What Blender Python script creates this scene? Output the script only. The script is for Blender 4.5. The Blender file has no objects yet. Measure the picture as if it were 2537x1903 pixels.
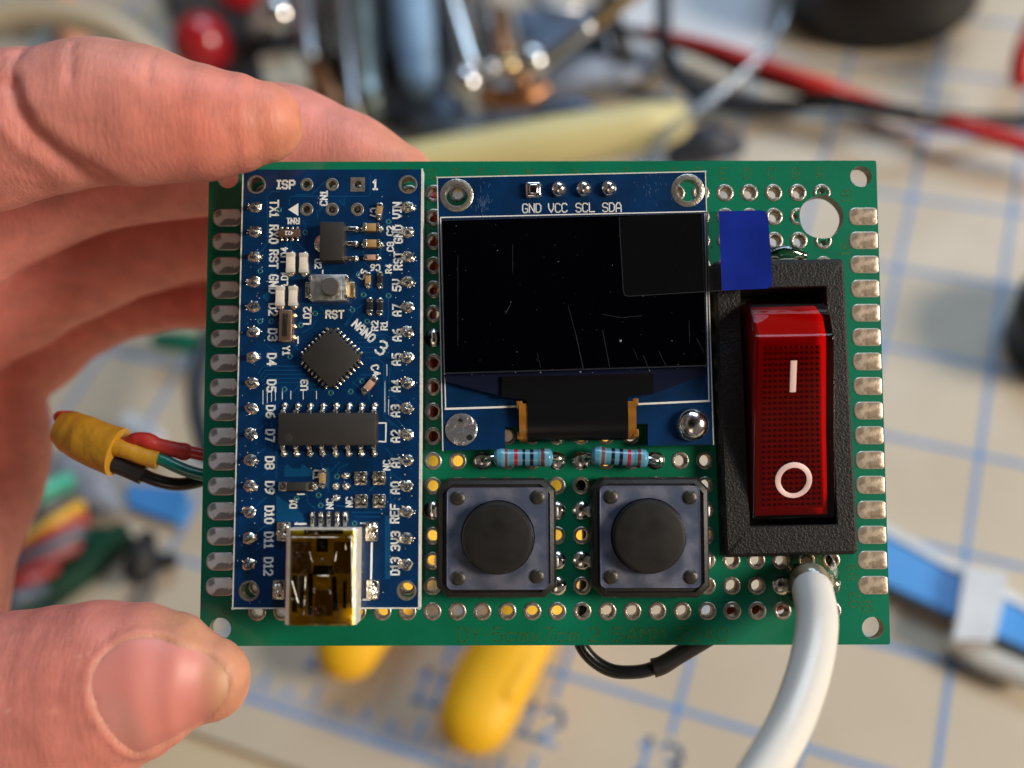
import bpy, bmesh, math, random
import numpy as np
from mathutils import Vector, Matrix
from mathutils.bvhtree import BVHTree

# ------------------------------------------------------------------ camera, world, lamps
U = 0.001                                   # everything below is modelled in millimetres
scene = bpy.context.scene
COL = scene.collection
F_PX, CX, CY = 2600.0, 1268.5, 951.5         # focal length and centre in the photograph's pixels
CAM_LOC = Vector((43.9898, -214.8504, 222.0760))
CAM_ROT = Matrix(((0.9332606, -0.2039807, 0.2956628), (0.3305168, 0.8099651, -0.4844741), (-0.1406532, 0.5498621, 0.8233276)))
WB = Matrix(((0.93276198, -0.22777204, 0.27941901, 15.3718), (0.33233947, 0.84361598, -0.42173755, -162.5883),
             (-0.13966232, 0.48624272, 0.86259055, 131.6586), (0, 0, 0, 1)))   # the hand-held board: origin at its centre


def scaled(m):
    m = m.copy()
    m.translation = m.translation * U
    return m


cam_d = bpy.data.cameras.new('camera')
cam = bpy.data.objects.new('camera', cam_d)
COL.objects.link(cam)
cam.matrix_world = Matrix.Translation(CAM_LOC * U) @ CAM_ROT.to_4x4()
cam_d.sensor_width = 36
cam_d.lens = 36 * F_PX / 2537
cam_d.clip_start = 0.005
cam_d.clip_end = 20
cam_d.dof.use_dof = True
cam_d.dof.focus_distance = 0.1065
cam_d.dof.aperture_fstop = cam_d.lens / 3.0
scene.camera = cam

world = bpy.data.worlds.new('World')
scene.world = world
world.use_nodes = True
wn, wl = world.node_tree.nodes, world.node_tree.links
bg = wn['Background']
tcw = wn.new('ShaderNodeTexCoord')
nzw = wn.new('ShaderNodeTexNoise')
nzw.inputs['Scale'].default_value = 2.2
nzw.inputs['Detail'].default_value = 1.5
rmw = wn.new('ShaderNodeValToRGB')
rmw.color_ramp.elements[0].position = .38
rmw.color_ramp.elements[0].color = (.035, .03, .028, 1)
rmw.color_ramp.elements[1].position = .66
rmw.color_ramp.elements[1].color = (.62, .56, .50, 1)
wl.new(tcw.outputs['Generated'], nzw.inputs['Vector'])
wl.new(nzw.outputs['Fac'], rmw.inputs['Fac'])
# world colour darkened above the board, standing in for the photographer's dark reflection
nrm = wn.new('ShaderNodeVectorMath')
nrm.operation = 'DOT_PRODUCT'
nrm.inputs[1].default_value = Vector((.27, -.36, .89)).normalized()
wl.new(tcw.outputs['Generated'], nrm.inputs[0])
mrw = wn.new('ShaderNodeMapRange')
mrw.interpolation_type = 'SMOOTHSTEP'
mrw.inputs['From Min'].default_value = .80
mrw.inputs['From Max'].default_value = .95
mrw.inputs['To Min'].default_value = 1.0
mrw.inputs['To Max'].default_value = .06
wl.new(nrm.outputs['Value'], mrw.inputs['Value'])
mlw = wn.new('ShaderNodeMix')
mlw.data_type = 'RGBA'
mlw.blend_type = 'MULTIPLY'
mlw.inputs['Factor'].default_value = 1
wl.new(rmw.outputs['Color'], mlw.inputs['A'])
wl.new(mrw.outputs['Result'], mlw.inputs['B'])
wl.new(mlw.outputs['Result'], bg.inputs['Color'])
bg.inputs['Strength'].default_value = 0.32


def area(name, direction, dist, size, power, color, size_y=None, target=(0, 0, 0)):
    d = Vector(direction).normalized()
    l = bpy.data.lights.new(name, 'AREA')
    l.shape = 'RECTANGLE'
    l.size = size
    l.size_y = size_y or size
    l.energy = power
    l.color = color
    o = bpy.data.objects.new(name, l)
    COL.objects.link(o)
    t = (WB @ Vector(target)) * U
    o.location = t + d * dist
    o.rotation_euler = (-d).to_track_quat('-Z', 'Y').to_euler()
    return o


def bdir(x, y, z):
    return WB.to_3x3() @ Vector((x, y, z))


area('warm_lamp', bdir(.90, .10, .62), 1.3, .38, 19, (1.0, .89, .76), .38)
area('warm_lamp', bdir(-.15, -.75, 1.0), 1.8, .5, 1.4, (1.0, .80, .60), .5)  # weak fill lamp, added with no real source behind it
area('window_light', (.03, .64, .74), 1.6, 1.1, 14, (.56, .77, 1.0), .7)

vs = scene.view_settings
vs.view_transform = 'Standard'
vs.look = 'None'
vs.gamma = 1
vs.exposure = 0.0
scene.cycles.max_bounces = 8
scene.cycles.transparent_max_bounces = 16
scene.cycles.use_denoising = True
scene.cycles.sample_clamp_indirect = 6

rnd = random.Random(7)

# ------------------------------------------------------------------ photograph measurements -> points in space
REG = {0: (0, 0, 1 / 1.14692), 1: (480, 390, 3.568), 2: (480, 780, 3.568), 3: (480, 1160, 3.568), 4: (1030, 390, 2.873),
       5: (1030, 900, 2.873), 6: (1030, 1150, 2.873), 7: (1680, 390, 2.9625), 8: (1680, 900, 2.304), 9: (0, 0, 1.8433),
       10: (900, 0, 2.458), 11: (1600, 0, 2.3607), 12: (2100, 400, 1.844), 13: (1900, 1250, 2.54), 14: (600, 1500, 1.6385),
       15: (0, 900, 2.552), 16: (0, 1400, 3.16)}


def ray(k, x, y):
    ox, oy, s = REG[k]
    X, Y = ox + x / s, oy + y / s
    return CAM_ROT @ Vector(((X - CX) / F_PX, -(Y - CY) / F_PX, -1))


def on(F, k, x, y, h=0.0):
    """measured point on the plane z=h of frame F, in that frame's millimetres"""
    inv = F.inverted()
    o = inv @ CAM_LOC
    d = inv.to_3x3() @ ray(k, x, y)
    t = (h - o.z) / d.z
    return o + d * t


def bl(k, x, y, h=0.0):
    return on(WB, k, x, y, h)


I4 = Matrix.Identity(4)


def tw(x, y, h=0.0, k=0):
    return on(I4, k, x, y, h)


def mm_per_px(p):
    """millimetres per display pixel at world point p"""
    z = -(CAM_ROT.transposed() @ (Vector(p) - CAM_LOC)).z
    return z / (F_PX / 1.14692)


# ------------------------------------------------------------------ materials
MAT = {}


def mat(name, color, rough=.5, metal=0.0, spec=.5, coat=0.0, bump=0.0, bscale=1.0, var=0.0, vscale=.3, col2=None, sss=0.0,
        alpha=1.0, detail=4.0, rvar=0.0, con=.15):
    """bscale / vscale: noise frequency per millimetre"""
    if name in MAT:
        return MAT[name]
    m = bpy.data.materials.new(name)
    m.use_nodes = True
    n, l = m.node_tree.nodes, m.node_tree.links
    p = n['Principled BSDF']
    p.inputs['Base Color'].default_value = (*color, 1)
    p.inputs['Roughness'].default_value = rough
    p.inputs['Metallic'].default_value = metal
    p.inputs['Specular IOR Level'].default_value = spec
    p.inputs['Coat Weight'].default_value = coat
    p.inputs['Coat Roughness'].default_value = .08
    tc = n.new('ShaderNodeTexCoord')
    if var or col2 or rvar:
        nz = n.new('ShaderNodeTexNoise')
        nz.inputs['Scale'].default_value = vscale / U
        nz.inputs['Detail'].default_value = detail
        l.new(tc.outputs['Object'], nz.inputs['Vector'])
        mp = n.new('ShaderNodeMapRange')
        mp.inputs['From Min'].default_value = .5 - con
        mp.inputs['From Max'].default_value = .5 + con
        l.new(nz.outputs['Fac'], mp.inputs['Value'])
        if var or col2:
            mx = n.new('ShaderNodeMix')
            mx.data_type = 'RGBA'
            c2 = col2 or tuple(c * (1 - var) for c in color)
            mx.inputs['A'].default_value = (*color, 1)
            mx.inputs['B'].default_value = (*c2, 1)
            l.new(mp.outputs['Result'], mx.inputs['Factor'])
            l.new(mx.outputs['Result'], p.inputs['Base Color'])
        if rvar:
            mr = n.new('ShaderNodeMapRange')
            mr.inputs['To Min'].default_value = rough
            mr.inputs['To Max'].default_value = min(1, rough + rvar)
            l.new(mp.outputs['Result'], mr.inputs['Value'])
            l.new(mr.outputs['Result'], p.inputs['Roughness'])
    if bump:
        nb = n.new('ShaderNodeTexNoise')
        nb.inputs['Scale'].default_value = bscale / U
        nb.inputs['Detail'].default_value = 3
        bp = n.new('ShaderNodeBump')
        bp.inputs['Distance'].default_value = bump * U
        l.new(tc.outputs['Object'], nb.inputs['Vector'])
        l.new(nb.outputs['Fac'], bp.inputs['Height'])
        l.new(bp.outputs['Normal'], p.inputs['Normal'])
    if sss:
        p.inputs['Subsurface Weight'].default_value = sss
        p.inputs['Subsurface Radius'].default_value = (1.0, .35, .2)
        p.inputs['Subsurface Scale'].default_value = 2.0 * U
    MAT[name] = m
    return m


def film_mat(name, tint, gloss=.1, rough=.08, bump=0.0, bscale=1.0, diff=0.0, dcol=(1, 1, 1)):
    m = bpy.data.materials.new(name)
    m.use_nodes = True
    n, l = m.node_tree.nodes, m.node_tree.links
    n.remove(n['Principled BSDF'])
    out = n['Material Output']
    tr = n.new('ShaderNodeBsdfTransparent')
    tr.inputs['Color'].default_value = (*tint, 1)
    gl = n.new('ShaderNodeBsdfGlossy')
    gl.inputs['Roughness'].default_value = rough
    fr = n.new('ShaderNodeFresnel')
    fr.inputs['IOR'].default_value = 1.5
    ad = n.new('ShaderNodeMath')
    ad.operation = 'ADD'
    ad.inputs[1].default_value = gloss
    mx = n.new('ShaderNodeMixShader')
    l.new(fr.outputs[0], ad.inputs[0])
    l.new(ad.outputs[0], mx.inputs[0])
    if diff:
        df = n.new('ShaderNodeBsdfDiffuse')
        df.inputs['Color'].default_value = (*dcol, 1)
        m2 = n.new('ShaderNodeMixShader')
        m2.inputs[0].default_value = diff
        l.new(tr.outputs[0], m2.inputs[1])
        l.new(df.outputs[0], m2.inputs[2])
        tr = m2
    l.new(tr.outputs[0], mx.inputs[1])
    l.new(gl.outputs[0], mx.inputs[2])
    l.new(mx.outputs[0], out.inputs['Surface'])
    if bump:
        tc = n.new('ShaderNodeTexCoord')
        nb = n.new('ShaderNodeTexNoise')
        nb.inputs['Scale'].default_value = bscale / U
        bp = n.new('ShaderNodeBump')
        bp.inputs['Distance'].default_value = bump * U
        l.new(tc.outputs['Object'], nb.inputs['Vector'])
        l.new(nb.outputs['Fac'], bp.inputs['Height'])
        l.new(bp.outputs['Normal'], gl.inputs['Normal'])
    MAT[name] = m
    return m


GREEN = mat('green_solder_mask', (.003, .180, .092), .30, coat=.35, var=.2, vscale=.12, bump=.012, bscale=1.5)
GEDGE = mat('green_board_edge', (.12, .30, .17), .6, bump=.05, bscale=3)
HOLEW = mat('board_hole_wall', (.26, .27, .20), .6, bump=.2, bscale=2.5)
GTEXT = mat('faded_green_print', (.035, .115, .02), .5)
BLUE = mat('blue_solder_mask', (.001, .030, .108), .3, coat=.3, col2=(.001, .021, .072), vscale=.35, bump=.012, bscale=2)
TRACE = mat('blue_trace', (.003, .062, .16), .3, coat=.3)
CREAM = mat('cream_board_edge', (.72, .70, .62), .6, var=.2, vscale=1.5, bump=.05, bscale=3)
SILK = mat('white_silkscreen', (.86, .85, .80), .6, var=.06, vscale=2)
SOLDER = mat('solder', (.74, .67, .56), .22, 1.0, bump=.16, bscale=1.5)
SOLDERS = mat('smooth_solder', (.74, .71, .68), .16, 1.0, bump=.05, bscale=.7)
TIN = mat('tinned_ring', (.52, .47, .40), .33, .8, var=.35, vscale=2.5, bump=.05, bscale=4)
DARKHOLE = mat('plated_bore', (.30, .27, .22), .35, 1.0)
PADL = mat('mottled_tin_pad', (.92, .88, .84), .42, .2, col2=(.30, .27, .26), con=.035, vscale=.55, bump=.10, bscale=1.6, detail=7)  # dark and pale blotches put uneven reflections into the colour
PADR = mat('warm_tin_pad', (.56, .44, .32), .40, .4, con=.06, col2=(.33, .25, .17), vscale=1.1, bump=.06, bscale=1.4, detail=6)
PADRIM = mat('pad_rim', (.56, .50, .43), .35, .5)
CHIP = mat('chip_plastic', (.028, .024, .020), .55, spec=.4, bump=.01, bscale=12, var=.12, vscale=.6)
BLACK = mat('black_plastic', (.018, .016, .015), .4, var=.2, vscale=1)
BLACKR = mat('worn_black_plastic', (.015, .011, .009), .5, var=.45, vscale=.8, bump=.03, bscale=3)
GRAIN = mat('grained_black_plastic', (.0085, .007, .006), .5, spec=.35, bump=.11, bscale=4.6, var=.35, vscale=2.2)
TAN = mat('tan_ceramic', (.42, .25, .09), .5, var=.15, vscale=2)
PINKT = mat('pink_ceramic', (.55, .30, .20), .5)
LEDW = mat('milky_diode', (.80, .70, .56), .35, coat=.4)
GOLD = mat('gold_plating', (.85, .62, .33), .3, 1.0, bump=.05, bscale=2)
STEEL = mat('brushed_steel', (.62, .60, .57), .33, 1.0, bump=.02, bscale=4, rvar=.2, vscale=2)
PLATE = mat('scratched_button_plate', (.20, .235, .36), .28, .7, col2=(.28, .29, .38), con=.1, vscale=.5, rvar=.12, detail=10, bump=.012, bscale=2)
GLASS = mat('black_display_glass', (.010, .0125, .032), .07, spec=.5)
FLEX = mat('black_flex_film', (.005, .005, .006), .3, spec=.25, bump=.02, bscale=.4)
AMBER = mat('amber_flex', (.33, .13, .015), .3, var=.3, vscale=.8)
SCRATCH = mat('fine_scratch', (.022, .023, .032), .5)
DUST = mat('dust_speck', (.22, .22, .24), .7)
REDIN = mat('red_inner_panel', (.97, .22, .10), .28, spec=.6, sss=.0)
REDS = mat('red_side_plastic', (.75, .08, .08), .3)
MARKW = mat('pinkish_white_mark', (.90, .62, .58), .45)
RBODY = mat('blue_resistor_body', (.09, .29, .42), .25, coat=.6)
RBROWN = mat('brown_band', (.17, .045, .025), .3, coat=.6)
RRED = mat('red_band', (.42, .012, .02), .3, coat=.6)
RBLACK = mat('black_band', (.008, .008, .012), .3, coat=.6)
CABLE = mat('white_cable_jacket', (.74, .70, .63), .3, spec=.5, coat=.25, var=.04, vscale=.2)
GLUE = film_mat('clear_glue', (.80, .74, .62), .10, .12, bump=.3, bscale=.6)
KAPTON = film_mat('amber_tape', (.95, .68, .03), .03, .05, bump=.6, bscale=.5)
CLEAR = film_mat('clear_film', (.90, .90, .91), -.01, .12, bump=.06, bscale=.2)
REDGLASS = film_mat('clear_red_plastic', (.95, .15, .09), -.01, .04)
TABBLUE = mat('blue_pull_tab', (.010, .028, .30), .26, spec=.5, var=.2, vscale=.25, bump=.10, bscale=.22, coat=.3)
WRED = mat('red_wire', (.55, .028, .014), .38, coat=.2)
WREDS = mat('red_shrink', (.42, .022, .016), .5, bump=.12, bscale=.9)
WGREEN = mat('green_wire', (.003, .155, .12), .3, coat=.3)
WBLACK = mat('black_wire', (.008, .009, .011), .3, coat=.2)
WBLACKS = mat('black_shrink', (.014, .013, .013), .42, bump=.05, bscale=.6)
SHRINK = mat('yellow_shrink_tube', (.52, .26, .016), .45, bump=.5, bscale=.25, var=.15, vscale=.15)

# ------------------------------------------------------------------ mesh builder (millimetres)


class MB:
    def __init__(s):
        s.v, s.f, s.m, s.sm = [], [], [], []

    def add(s, verts, faces, mi=0, M=None, smooth=True):
        o = len(s.v)
        s.v += [(M @ Vector(v)) if M is not None else Vector(v) for v in verts]
        s.f += [tuple(i + o for i in f) for f in faces]
        s.m += [mi] * len(faces)
        s.sm += [smooth] * len(faces)
        return s

    def box(s, c, size, rot=0.0, bev=0.0, mi=0, seg=2, M=None, taper=0.0):
        b = bmesh.new()
        bmesh.ops.create_cube(b, size=1)
        for v in b.verts:
            k = 1 - taper if v.co.z > 0 else 1
            v.co = Vector((v.co.x * size[0] * k, v.co.y * size[1] * k, v.co.z * size[2]))
        if bev:
            bmesh.ops.bevel(b, geom=b.edges[:], offset=bev, segments=seg, affect='EDGES', profile=.5)
        T = Matrix.Translation(Vector(c)) @ Matrix.Rotation(rot, 4, 'Z')
        if M is not None:
            T = M @ T
        b.verts.index_update()
        s.add([v.co.copy() for v in b.verts], [[v.index for v in f.verts] for f in b.faces], mi, T)
        b.free()
        return s

    def lathe(s, prof, c=(0, 0, 0), seg=20, mi=0, M=None, jitter=0.0, sx=1.0):
        vs, fs = [], []
        n = len(prof)
        for i in range(seg):
            a = 2 * math.pi * i / seg
            for r, z in prof:
                j = 1 + rnd.uniform(-jitter, jitter) if jitter else 1
                vs.append((c[0] + r * j * math.cos(a) * sx, c[1] + r * j * math.sin(a), c[2] + z))
        for i in range(seg):
            k = (i + 1) % seg
            for j in range(n - 1):
                fs.append((i * n + j, k * n + j, k * n + j + 1, i * n + j + 1))
        s.add(vs, fs, mi, M)
        return s

    def tube(s, pts, rad, seg=14, mi=0, caps=True, up=None, sub=6, M=None):
        """pts: points; rad: radius or (ra, rb) per point; smooth spline through them"""
        P = [Vector(p) for p in pts]
        R = [((r, r) if not isinstance(r, (tuple, list)) else tuple(r)) for r in (rad if isinstance(rad, (list, tuple)) and len(rad) == len(pts) else [rad] * len(pts))]
        if sub > 1 and len(P) > 2:
            Q, S = [], []
            for i in range(len(P) - 1):
                p0, p1, p2, p3 = P[max(i - 1, 0)], P[i], P[i + 1], P[min(i + 2, len(P) - 1)]
                for k in range(sub):
                    t = k / sub
                    Q.append(.5 * ((2 * p1) + (p2 - p0) * t + (2 * p0 - 5 * p1 + 4 * p2 - p3) * t * t + (3 * p1 - p0 - 3 * p2 + p3) * t ** 3))
                    e = t * t * (3 - 2 * t)
                    S.append(tuple(R[i][q] * (1 - e) + R[i + 1][q] * e for q in (0, 1)))
            Q.append(P[-1])
            S.append(R[-1])
            P, R = Q, S
        n = len(P)
        T = []
        for i in range(n):
            d = P[min(i + 1, n - 1)] - P[max(i - 1, 0)]
            T.append(d.normalized())
        if up is not None:
            N = [Vector(up).cross(t).normalized() for t in T]
        else:
            a = Vector((0, 0, 1)) if abs(T[0].z) < .9 else Vector((1, 0, 0))
            N = [a.cross(T[0]).normalized()]
            for i in range(1, n):
                q = N[-1] - T[i] * N[-1].dot(T[i])
                N.append(q.normalized())
        rings = []
        if caps:
            for k in (1, 2, 3):
                a = math.pi / 2 * k / 4
                r = R[0]
                rings.append((P[0] - T[0] * (max(r) * math.cos(a)), N[0], T[0], (r[0] * math.sin(a), r[1] * math.sin(a))))
        for i in range(n):
            rings.append((P[i], N[i], T[i], R[i]))
        if caps:
            for k in (3, 2, 1):
                a = math.pi / 2 * k / 4
                r = R[-1]
                rings.append((P[-1] + T[-1] * (max(r) * math.cos(a)), N[-1], T[-1], (r[0] * math.sin(a), r[1] * math.sin(a))))
        vs, fs = [], []
        for p, nn, tt, r in rings:
            bb = tt.cross(nn)
            for k in range(seg):
                a = 2 * math.pi * k / seg
                vs.append(p + nn * (r[0] * math.cos(a)) + bb * (r[1] * math.sin(a)))
        for i in range(len(rings) - 1):
            for k in range(seg):
                j = (k + 1) % seg
                fs.append((i * seg + k, i * seg + j, (i + 1) * seg + j, (i + 1) * seg + k))
        fs.append(list(range(seg))[::-1])
        fs.append([(len(rings) - 1) * seg + k for k in range(seg)])
        s.add(vs, fs, mi, M)
        return s

    def prism(s, poly, z0, z1, mi=0, side=None, M=None):
        n = len(poly)
        vs = [(p[0], p[1], z0) for p in poly] + [(p[0], p[1], z1) for p in poly]
        s.add(vs, [list(range(n))[::-1], list(range(n, 2 * n))], mi, M, smooth=False)
        o = len(s.v) - 2 * n
        fs = [(o + i, o + (i + 1) % n, o + n + (i + 1) % n, o + n + i) for i in range(n)]
        s.f += fs
        s.m += [mi if side is None else side] * n
        s.sm += [False] * n
        return s

    def line(s, pts, w, z, mi=0, t=.02):
        for a, b in zip(pts[:-1], pts[1:]):
            a, b = Vector(a[:2]), Vector(b[:2])
            d = b - a
            if d.length < 1e-6:
                continue
            ang = math.atan2(d.y, d.x)
            s.box(((a.x + b.x) / 2, (a.y + b.y) / 2, z), (d.length + w, w, t), rot=ang, mi=mi)
        return s

    def text(s, txt, c, size, rot=0.0, bold=.02, z=0.0, mi=0, sx=1.0, t=.02):
        key = (txt, round(bold, 3))
        if key not in TXT:
            cu = bpy.data.curves.new('t', 'FONT')
            cu.body = txt
            cu.align_x = 'CENTER'
            cu.align_y = 'CENTER'
            cu.size = 1
            cu.offset = bold
            cu.resolution_u = 3
            cu.extrude = .0
            o = bpy.data.objects.new('t', cu)
            COL.objects.link(o)
            dg = bpy.context.evaluated_depsgraph_get()
            me = bpy.data.meshes.new_from_object(o.evaluated_get(dg))
            ys = [v.co.y for v in me.vertices]
            mid = (min(ys) + max(ys)) / 2
            hgt = max(ys) - min(ys)
            TXT[key] = ([(v.co.x, v.co.y - mid, 0) for v in me.vertices], [tuple(p.vertices) for p in me.polygons], hgt)
            bpy.data.objects.remove(o)
            bpy.data.curves.remove(cu)
        vs, fs, hgt = TXT[key]
        k = size / .73
        M = Matrix.Translation(Vector((c[0], c[1], z))) @ Matrix.Rotation(rot, 4, 'Z') @ Matrix.Diagonal((k * sx, k, 1, 1))
        s.add(vs, fs, mi, M, smooth=False)
        return s

    def stroke(s, txt, c, size, rot=0.0, w=.17, z=0.0, mi=0, sx=1.0, gap=.30):
        adv = .60 * sx * size + gap * size
        wd = [(.60 if ch not in '1I-. ' else (.36 if ch != ' ' else .3)) * sx * size for ch in txt]
        tot = sum(wd) + gap * size * (len(txt) - 1)
        x = -tot / 2
        R = Matrix.Translation((c[0], c[1], 0)) @ Matrix.Rotation(rot, 4, 'Z')
        for ch, cw in zip(txt, wd):
            for pl in GLYPH.get(ch, []):
                pts = [R @ Vector((x + px * cw, (py - .5) * size, 0)) for px, py in pl]
                s.line(pts, w, z, mi, .01)
            x += cw + gap * size
        return s

    def link(s, name, mats, parent=None, local=None, sharp=35):
        me = bpy.data.meshes.new(name)
        me.from_pydata([tuple(v * U) for v in s.v], [], s.f)
        for m in (mats if isinstance(mats, (list, tuple)) else [mats]):
            me.materials.append(m)
        me.polygons.foreach_set('material_index', s.m)
        me.polygons.foreach_set('use_smooth', s.sm)
        me.update()
        me.set_sharp_from_angle(angle=math.radians(sharp))
        o = bpy.data.objects.new(name, me)
        COL.objects.link(o)
        return place(o, parent, local)


TXT = {}
GLYPH = {
    'A': [[(0, 0), (0, .65), (.3, 1), (.7, 1), (1, .65), (1, 0)], [(0, .38), (1, .38)]],
    'B': [[(0, 0), (0, 1), (.75, 1), (1, .85), (1, .65), (.75, .52), (0, .52)], [(.75, .52), (1, .35), (1, .15), (.75, 0), (0, 0)]],
    'C': [[(1, .85), (.75, 1), (.25, 1), (0, .8), (0, .2), (.25, 0), (.75, 0), (1, .15)]],
    'D': [[(0, 0), (0, 1), (.65, 1), (1, .75), (1, .25), (.65, 0), (0, 0)]],
    'E': [[(1, 1), (0, 1), (0, 0), (1, 0)], [(0, .52), (.8, .52)]],
    'F': [[(1, 1), (0, 1), (0, 0)], [(0, .52), (.8, .52)]],
    'G': [[(1, .85), (.75, 1), (.25, 1), (0, .8), (0, .2), (.25, 0), (.75, 0), (1, .15), (1, .45), (.6, .45)]],
    'H': [[(0, 0), (0, 1)], [(1, 0), (1, 1)], [(0, .5), (1, .5)]],
    'I': [[(0, 1), (1, 1)], [(0, 0), (1, 0)], [(.5, 0), (.5, 1)]],
    'J': [[(1, 1), (1, .2), (.7, 0), (.3, 0), (0, .2)]],
    'K': [[(0, 0), (0, 1)], [(1, 1), (0, .4)], [(.3, .58), (1, 0)]],
    'L': [[(0, 1), (0, 0), (1, 0)]],
    'M': [[(0, 0), (0, 1), (.5, .45), (1, 1), (1, 0)]],
    'N': [[(0, 0), (0, 1), (1, 0), (1, 1)]],
    'O': [[(.3, 0), (0, .25), (0, .75), (.3, 1), (.7, 1), (1, .75), (1, .25), (.7, 0), (.3, 0)]],
    'P': [[(0, 0), (0, 1), (.75, 1), (1, .85), (1, .6), (.75, .45), (0, .45)]],
    'Q': [[(.3, 0), (0, .25), (0, .75), (.3, 1), (.7, 1), (1, .75), (1, .25), (.7, 0), (.3, 0)], [(.6, .3), (1, 0)]],
    'R': [[(0, 0), (0, 1), (.75, 1), (1, .85), (1, .62), (.75, .5), (0, .5)], [(.55, .5), (1, 0)]],
    'S': [[(1, .85), (.75, 1), (.25, 1), (0, .85), (0, .65), (.25, .52), (.75, .48), (1, .35), (1, .15), (.75, 0), (.25, 0), (0, .15)]],
    'T': [[(0, 1), (1, 1)], [(.5, 1), (.5, 0)]],
    'U': [[(0, 1), (0, .2), (.25, 0), (.75, 0), (1, .2), (1, 1)]],
    'V': [[(0, 1), (0, .5), (.5, 0), (1, .5), (1, 1)]],
    'X': [[(0, 0), (1, 1)], [(0, 1), (1, 0)]],
    'Y': [[(0, 1), (.5, .5), (1, 1)], [(.5, .5), (.5, 0)]],
    'c': [[(1, .55), (.3, .65), (0, .4), (0, .2), (.3, 0), (1, .08)]],
    'm': [[(0, 0), (0, .62), (.5, .5), (.5, 0)], [(.5, .5), (1, .62), (1, 0)]],
    'x': [[(0, 0), (1, .6)], [(0, .6), (1, 0)]],
    '0': [[(.3, 0), (0, .25), (0, .75), (.3, 1), (.7, 1), (1, .75), (1, .25), (.7, 0), (.3, 0)]],
    '1': [[(0, .78), (.5, 1), (.5, 0)], [(0, 0), (1, 0)]],
    '2': [[(0, .82), (.25, 1), (.75, 1), (1, .8), (1, .6), (0, 0), (1, 0)]],
    '3': [[(0, .9), (.25, 1), (.75, 1), (1, .85), (1, .65), (.7, .52), (.4, .52)], [(.7, .52), (1, .38), (1, .15), (.75, 0), (.25, 0), (0, .1)]],
    '4': [[(.75, 0), (.75, 1), (0, .3), (1, .3)]],
    '5': [[(1, 1), (.1, 1), (0, .55), (.65, .6), (1, .42), (1, .15), (.75, 0), (.25, 0), (0, .12)]],
    '6': [[(.9, 1), (.3, .85), (0, .4), (0, .15), (.25, 0), (.75, 0), (1, .15), (1, .38), (.75, .52), (.05, .42)]],
    '7': [[(0, 1), (1, 1), (.4, 0)]],
    '8': [[(.25, .52), (0, .66), (0, .85), (.25, 1), (.75, 1), (1, .85), (1, .66), (.75, .52), (.25, .52), (0, .38), (0, .15), (.25, 0), (.75, 0), (1, .15), (1, .38), (.75, .52)]],
    '9': [[(.1, 0), (.7, .15), (1, .6), (1, .85), (.75, 1), (.25, 1), (0, .85), (0, .62), (.25, .48), (.95, .58)]],
    '-': [[(0, .5), (1, .5)]],
    '.': [[(.4, 0), (.6, 0)]],
}


def place(o, parent=None, local=None):
    o.parent = parent
    M = scaled(local) if local is not None else I4
    if parent is None:
        o.matrix_world = M
    else:
        o.matrix_parent_inverse = I4
        o.matrix_basis = M
    return o


def empty(name, M):
    o = bpy.data.objects.new(name, None)
    o.empty_display_size = .01
    COL.objects.link(o)
    return place(o, None, M)


def tag(o, label=None, cat=None, group=None, kind=None):
    for k, v in (('label', label), ('category', cat), ('group', group), ('kind', kind)):
        if v:
            o[k] = v
    return o


def copy_part(o, parent, local):
    c = o.copy()
    COL.objects.link(c)
    return place(c, parent, local)


def slab(outer, holes, z0, z1):
    """flat plate with holes, filled by a 2D curve; returns verts, faces, side flags"""
    cu = bpy.data.curves.new('s', 'CURVE')
    cu.dimensions = '2D'
    cu.fill_mode = 'BOTH'
    cu.extrude = (z1 - z0) / 2
    for loop in [outer] + holes:
        sp = cu.splines.new('POLY')
        sp.points.add(len(loop) - 1)
        for q, p in zip(sp.points, loop):
            q.co = (p[0], p[1], 0, 1)
        sp.use_cyclic_u = True
    o = bpy.data.objects.new('s', cu)
    COL.objects.link(o)
    dg = bpy.context.evaluated_depsgraph_get()
    me = bpy.data.meshes.new_from_object(o.evaluated_get(dg))
    vs = [(v.co.x, v.co.y, v.co.z + (z0 + z1) / 2) for v in me.vertices]
    fs = [tuple(p.vertices) for p in me.polygons]
    side = [abs(p.normal.z) < .5 for p in me.polygons]
    bpy.data.objects.remove(o)
    return vs, fs, side


def circle(x, y, r, n=16):
    return [(x + r * math.cos(2 * math.pi * i / n), y + r * math.sin(2 * math.pi * i / n)) for i in range(n)]


def rrect(x0, y0, x1, y1, r, n=5):
    pts = []
    for cx, cy, a0 in ((x1 - r, y1 - r, 0), (x0 + r, y1 - r, 90), (x0 + r, y0 + r, 180), (x1 - r, y0 + r, 270)):
        for i in range(n + 1):
            a = math.radians(a0 + 90 * i / n)
            pts.append((cx + r * math.cos(a), cy + r * math.sin(a)))
    return pts


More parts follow.
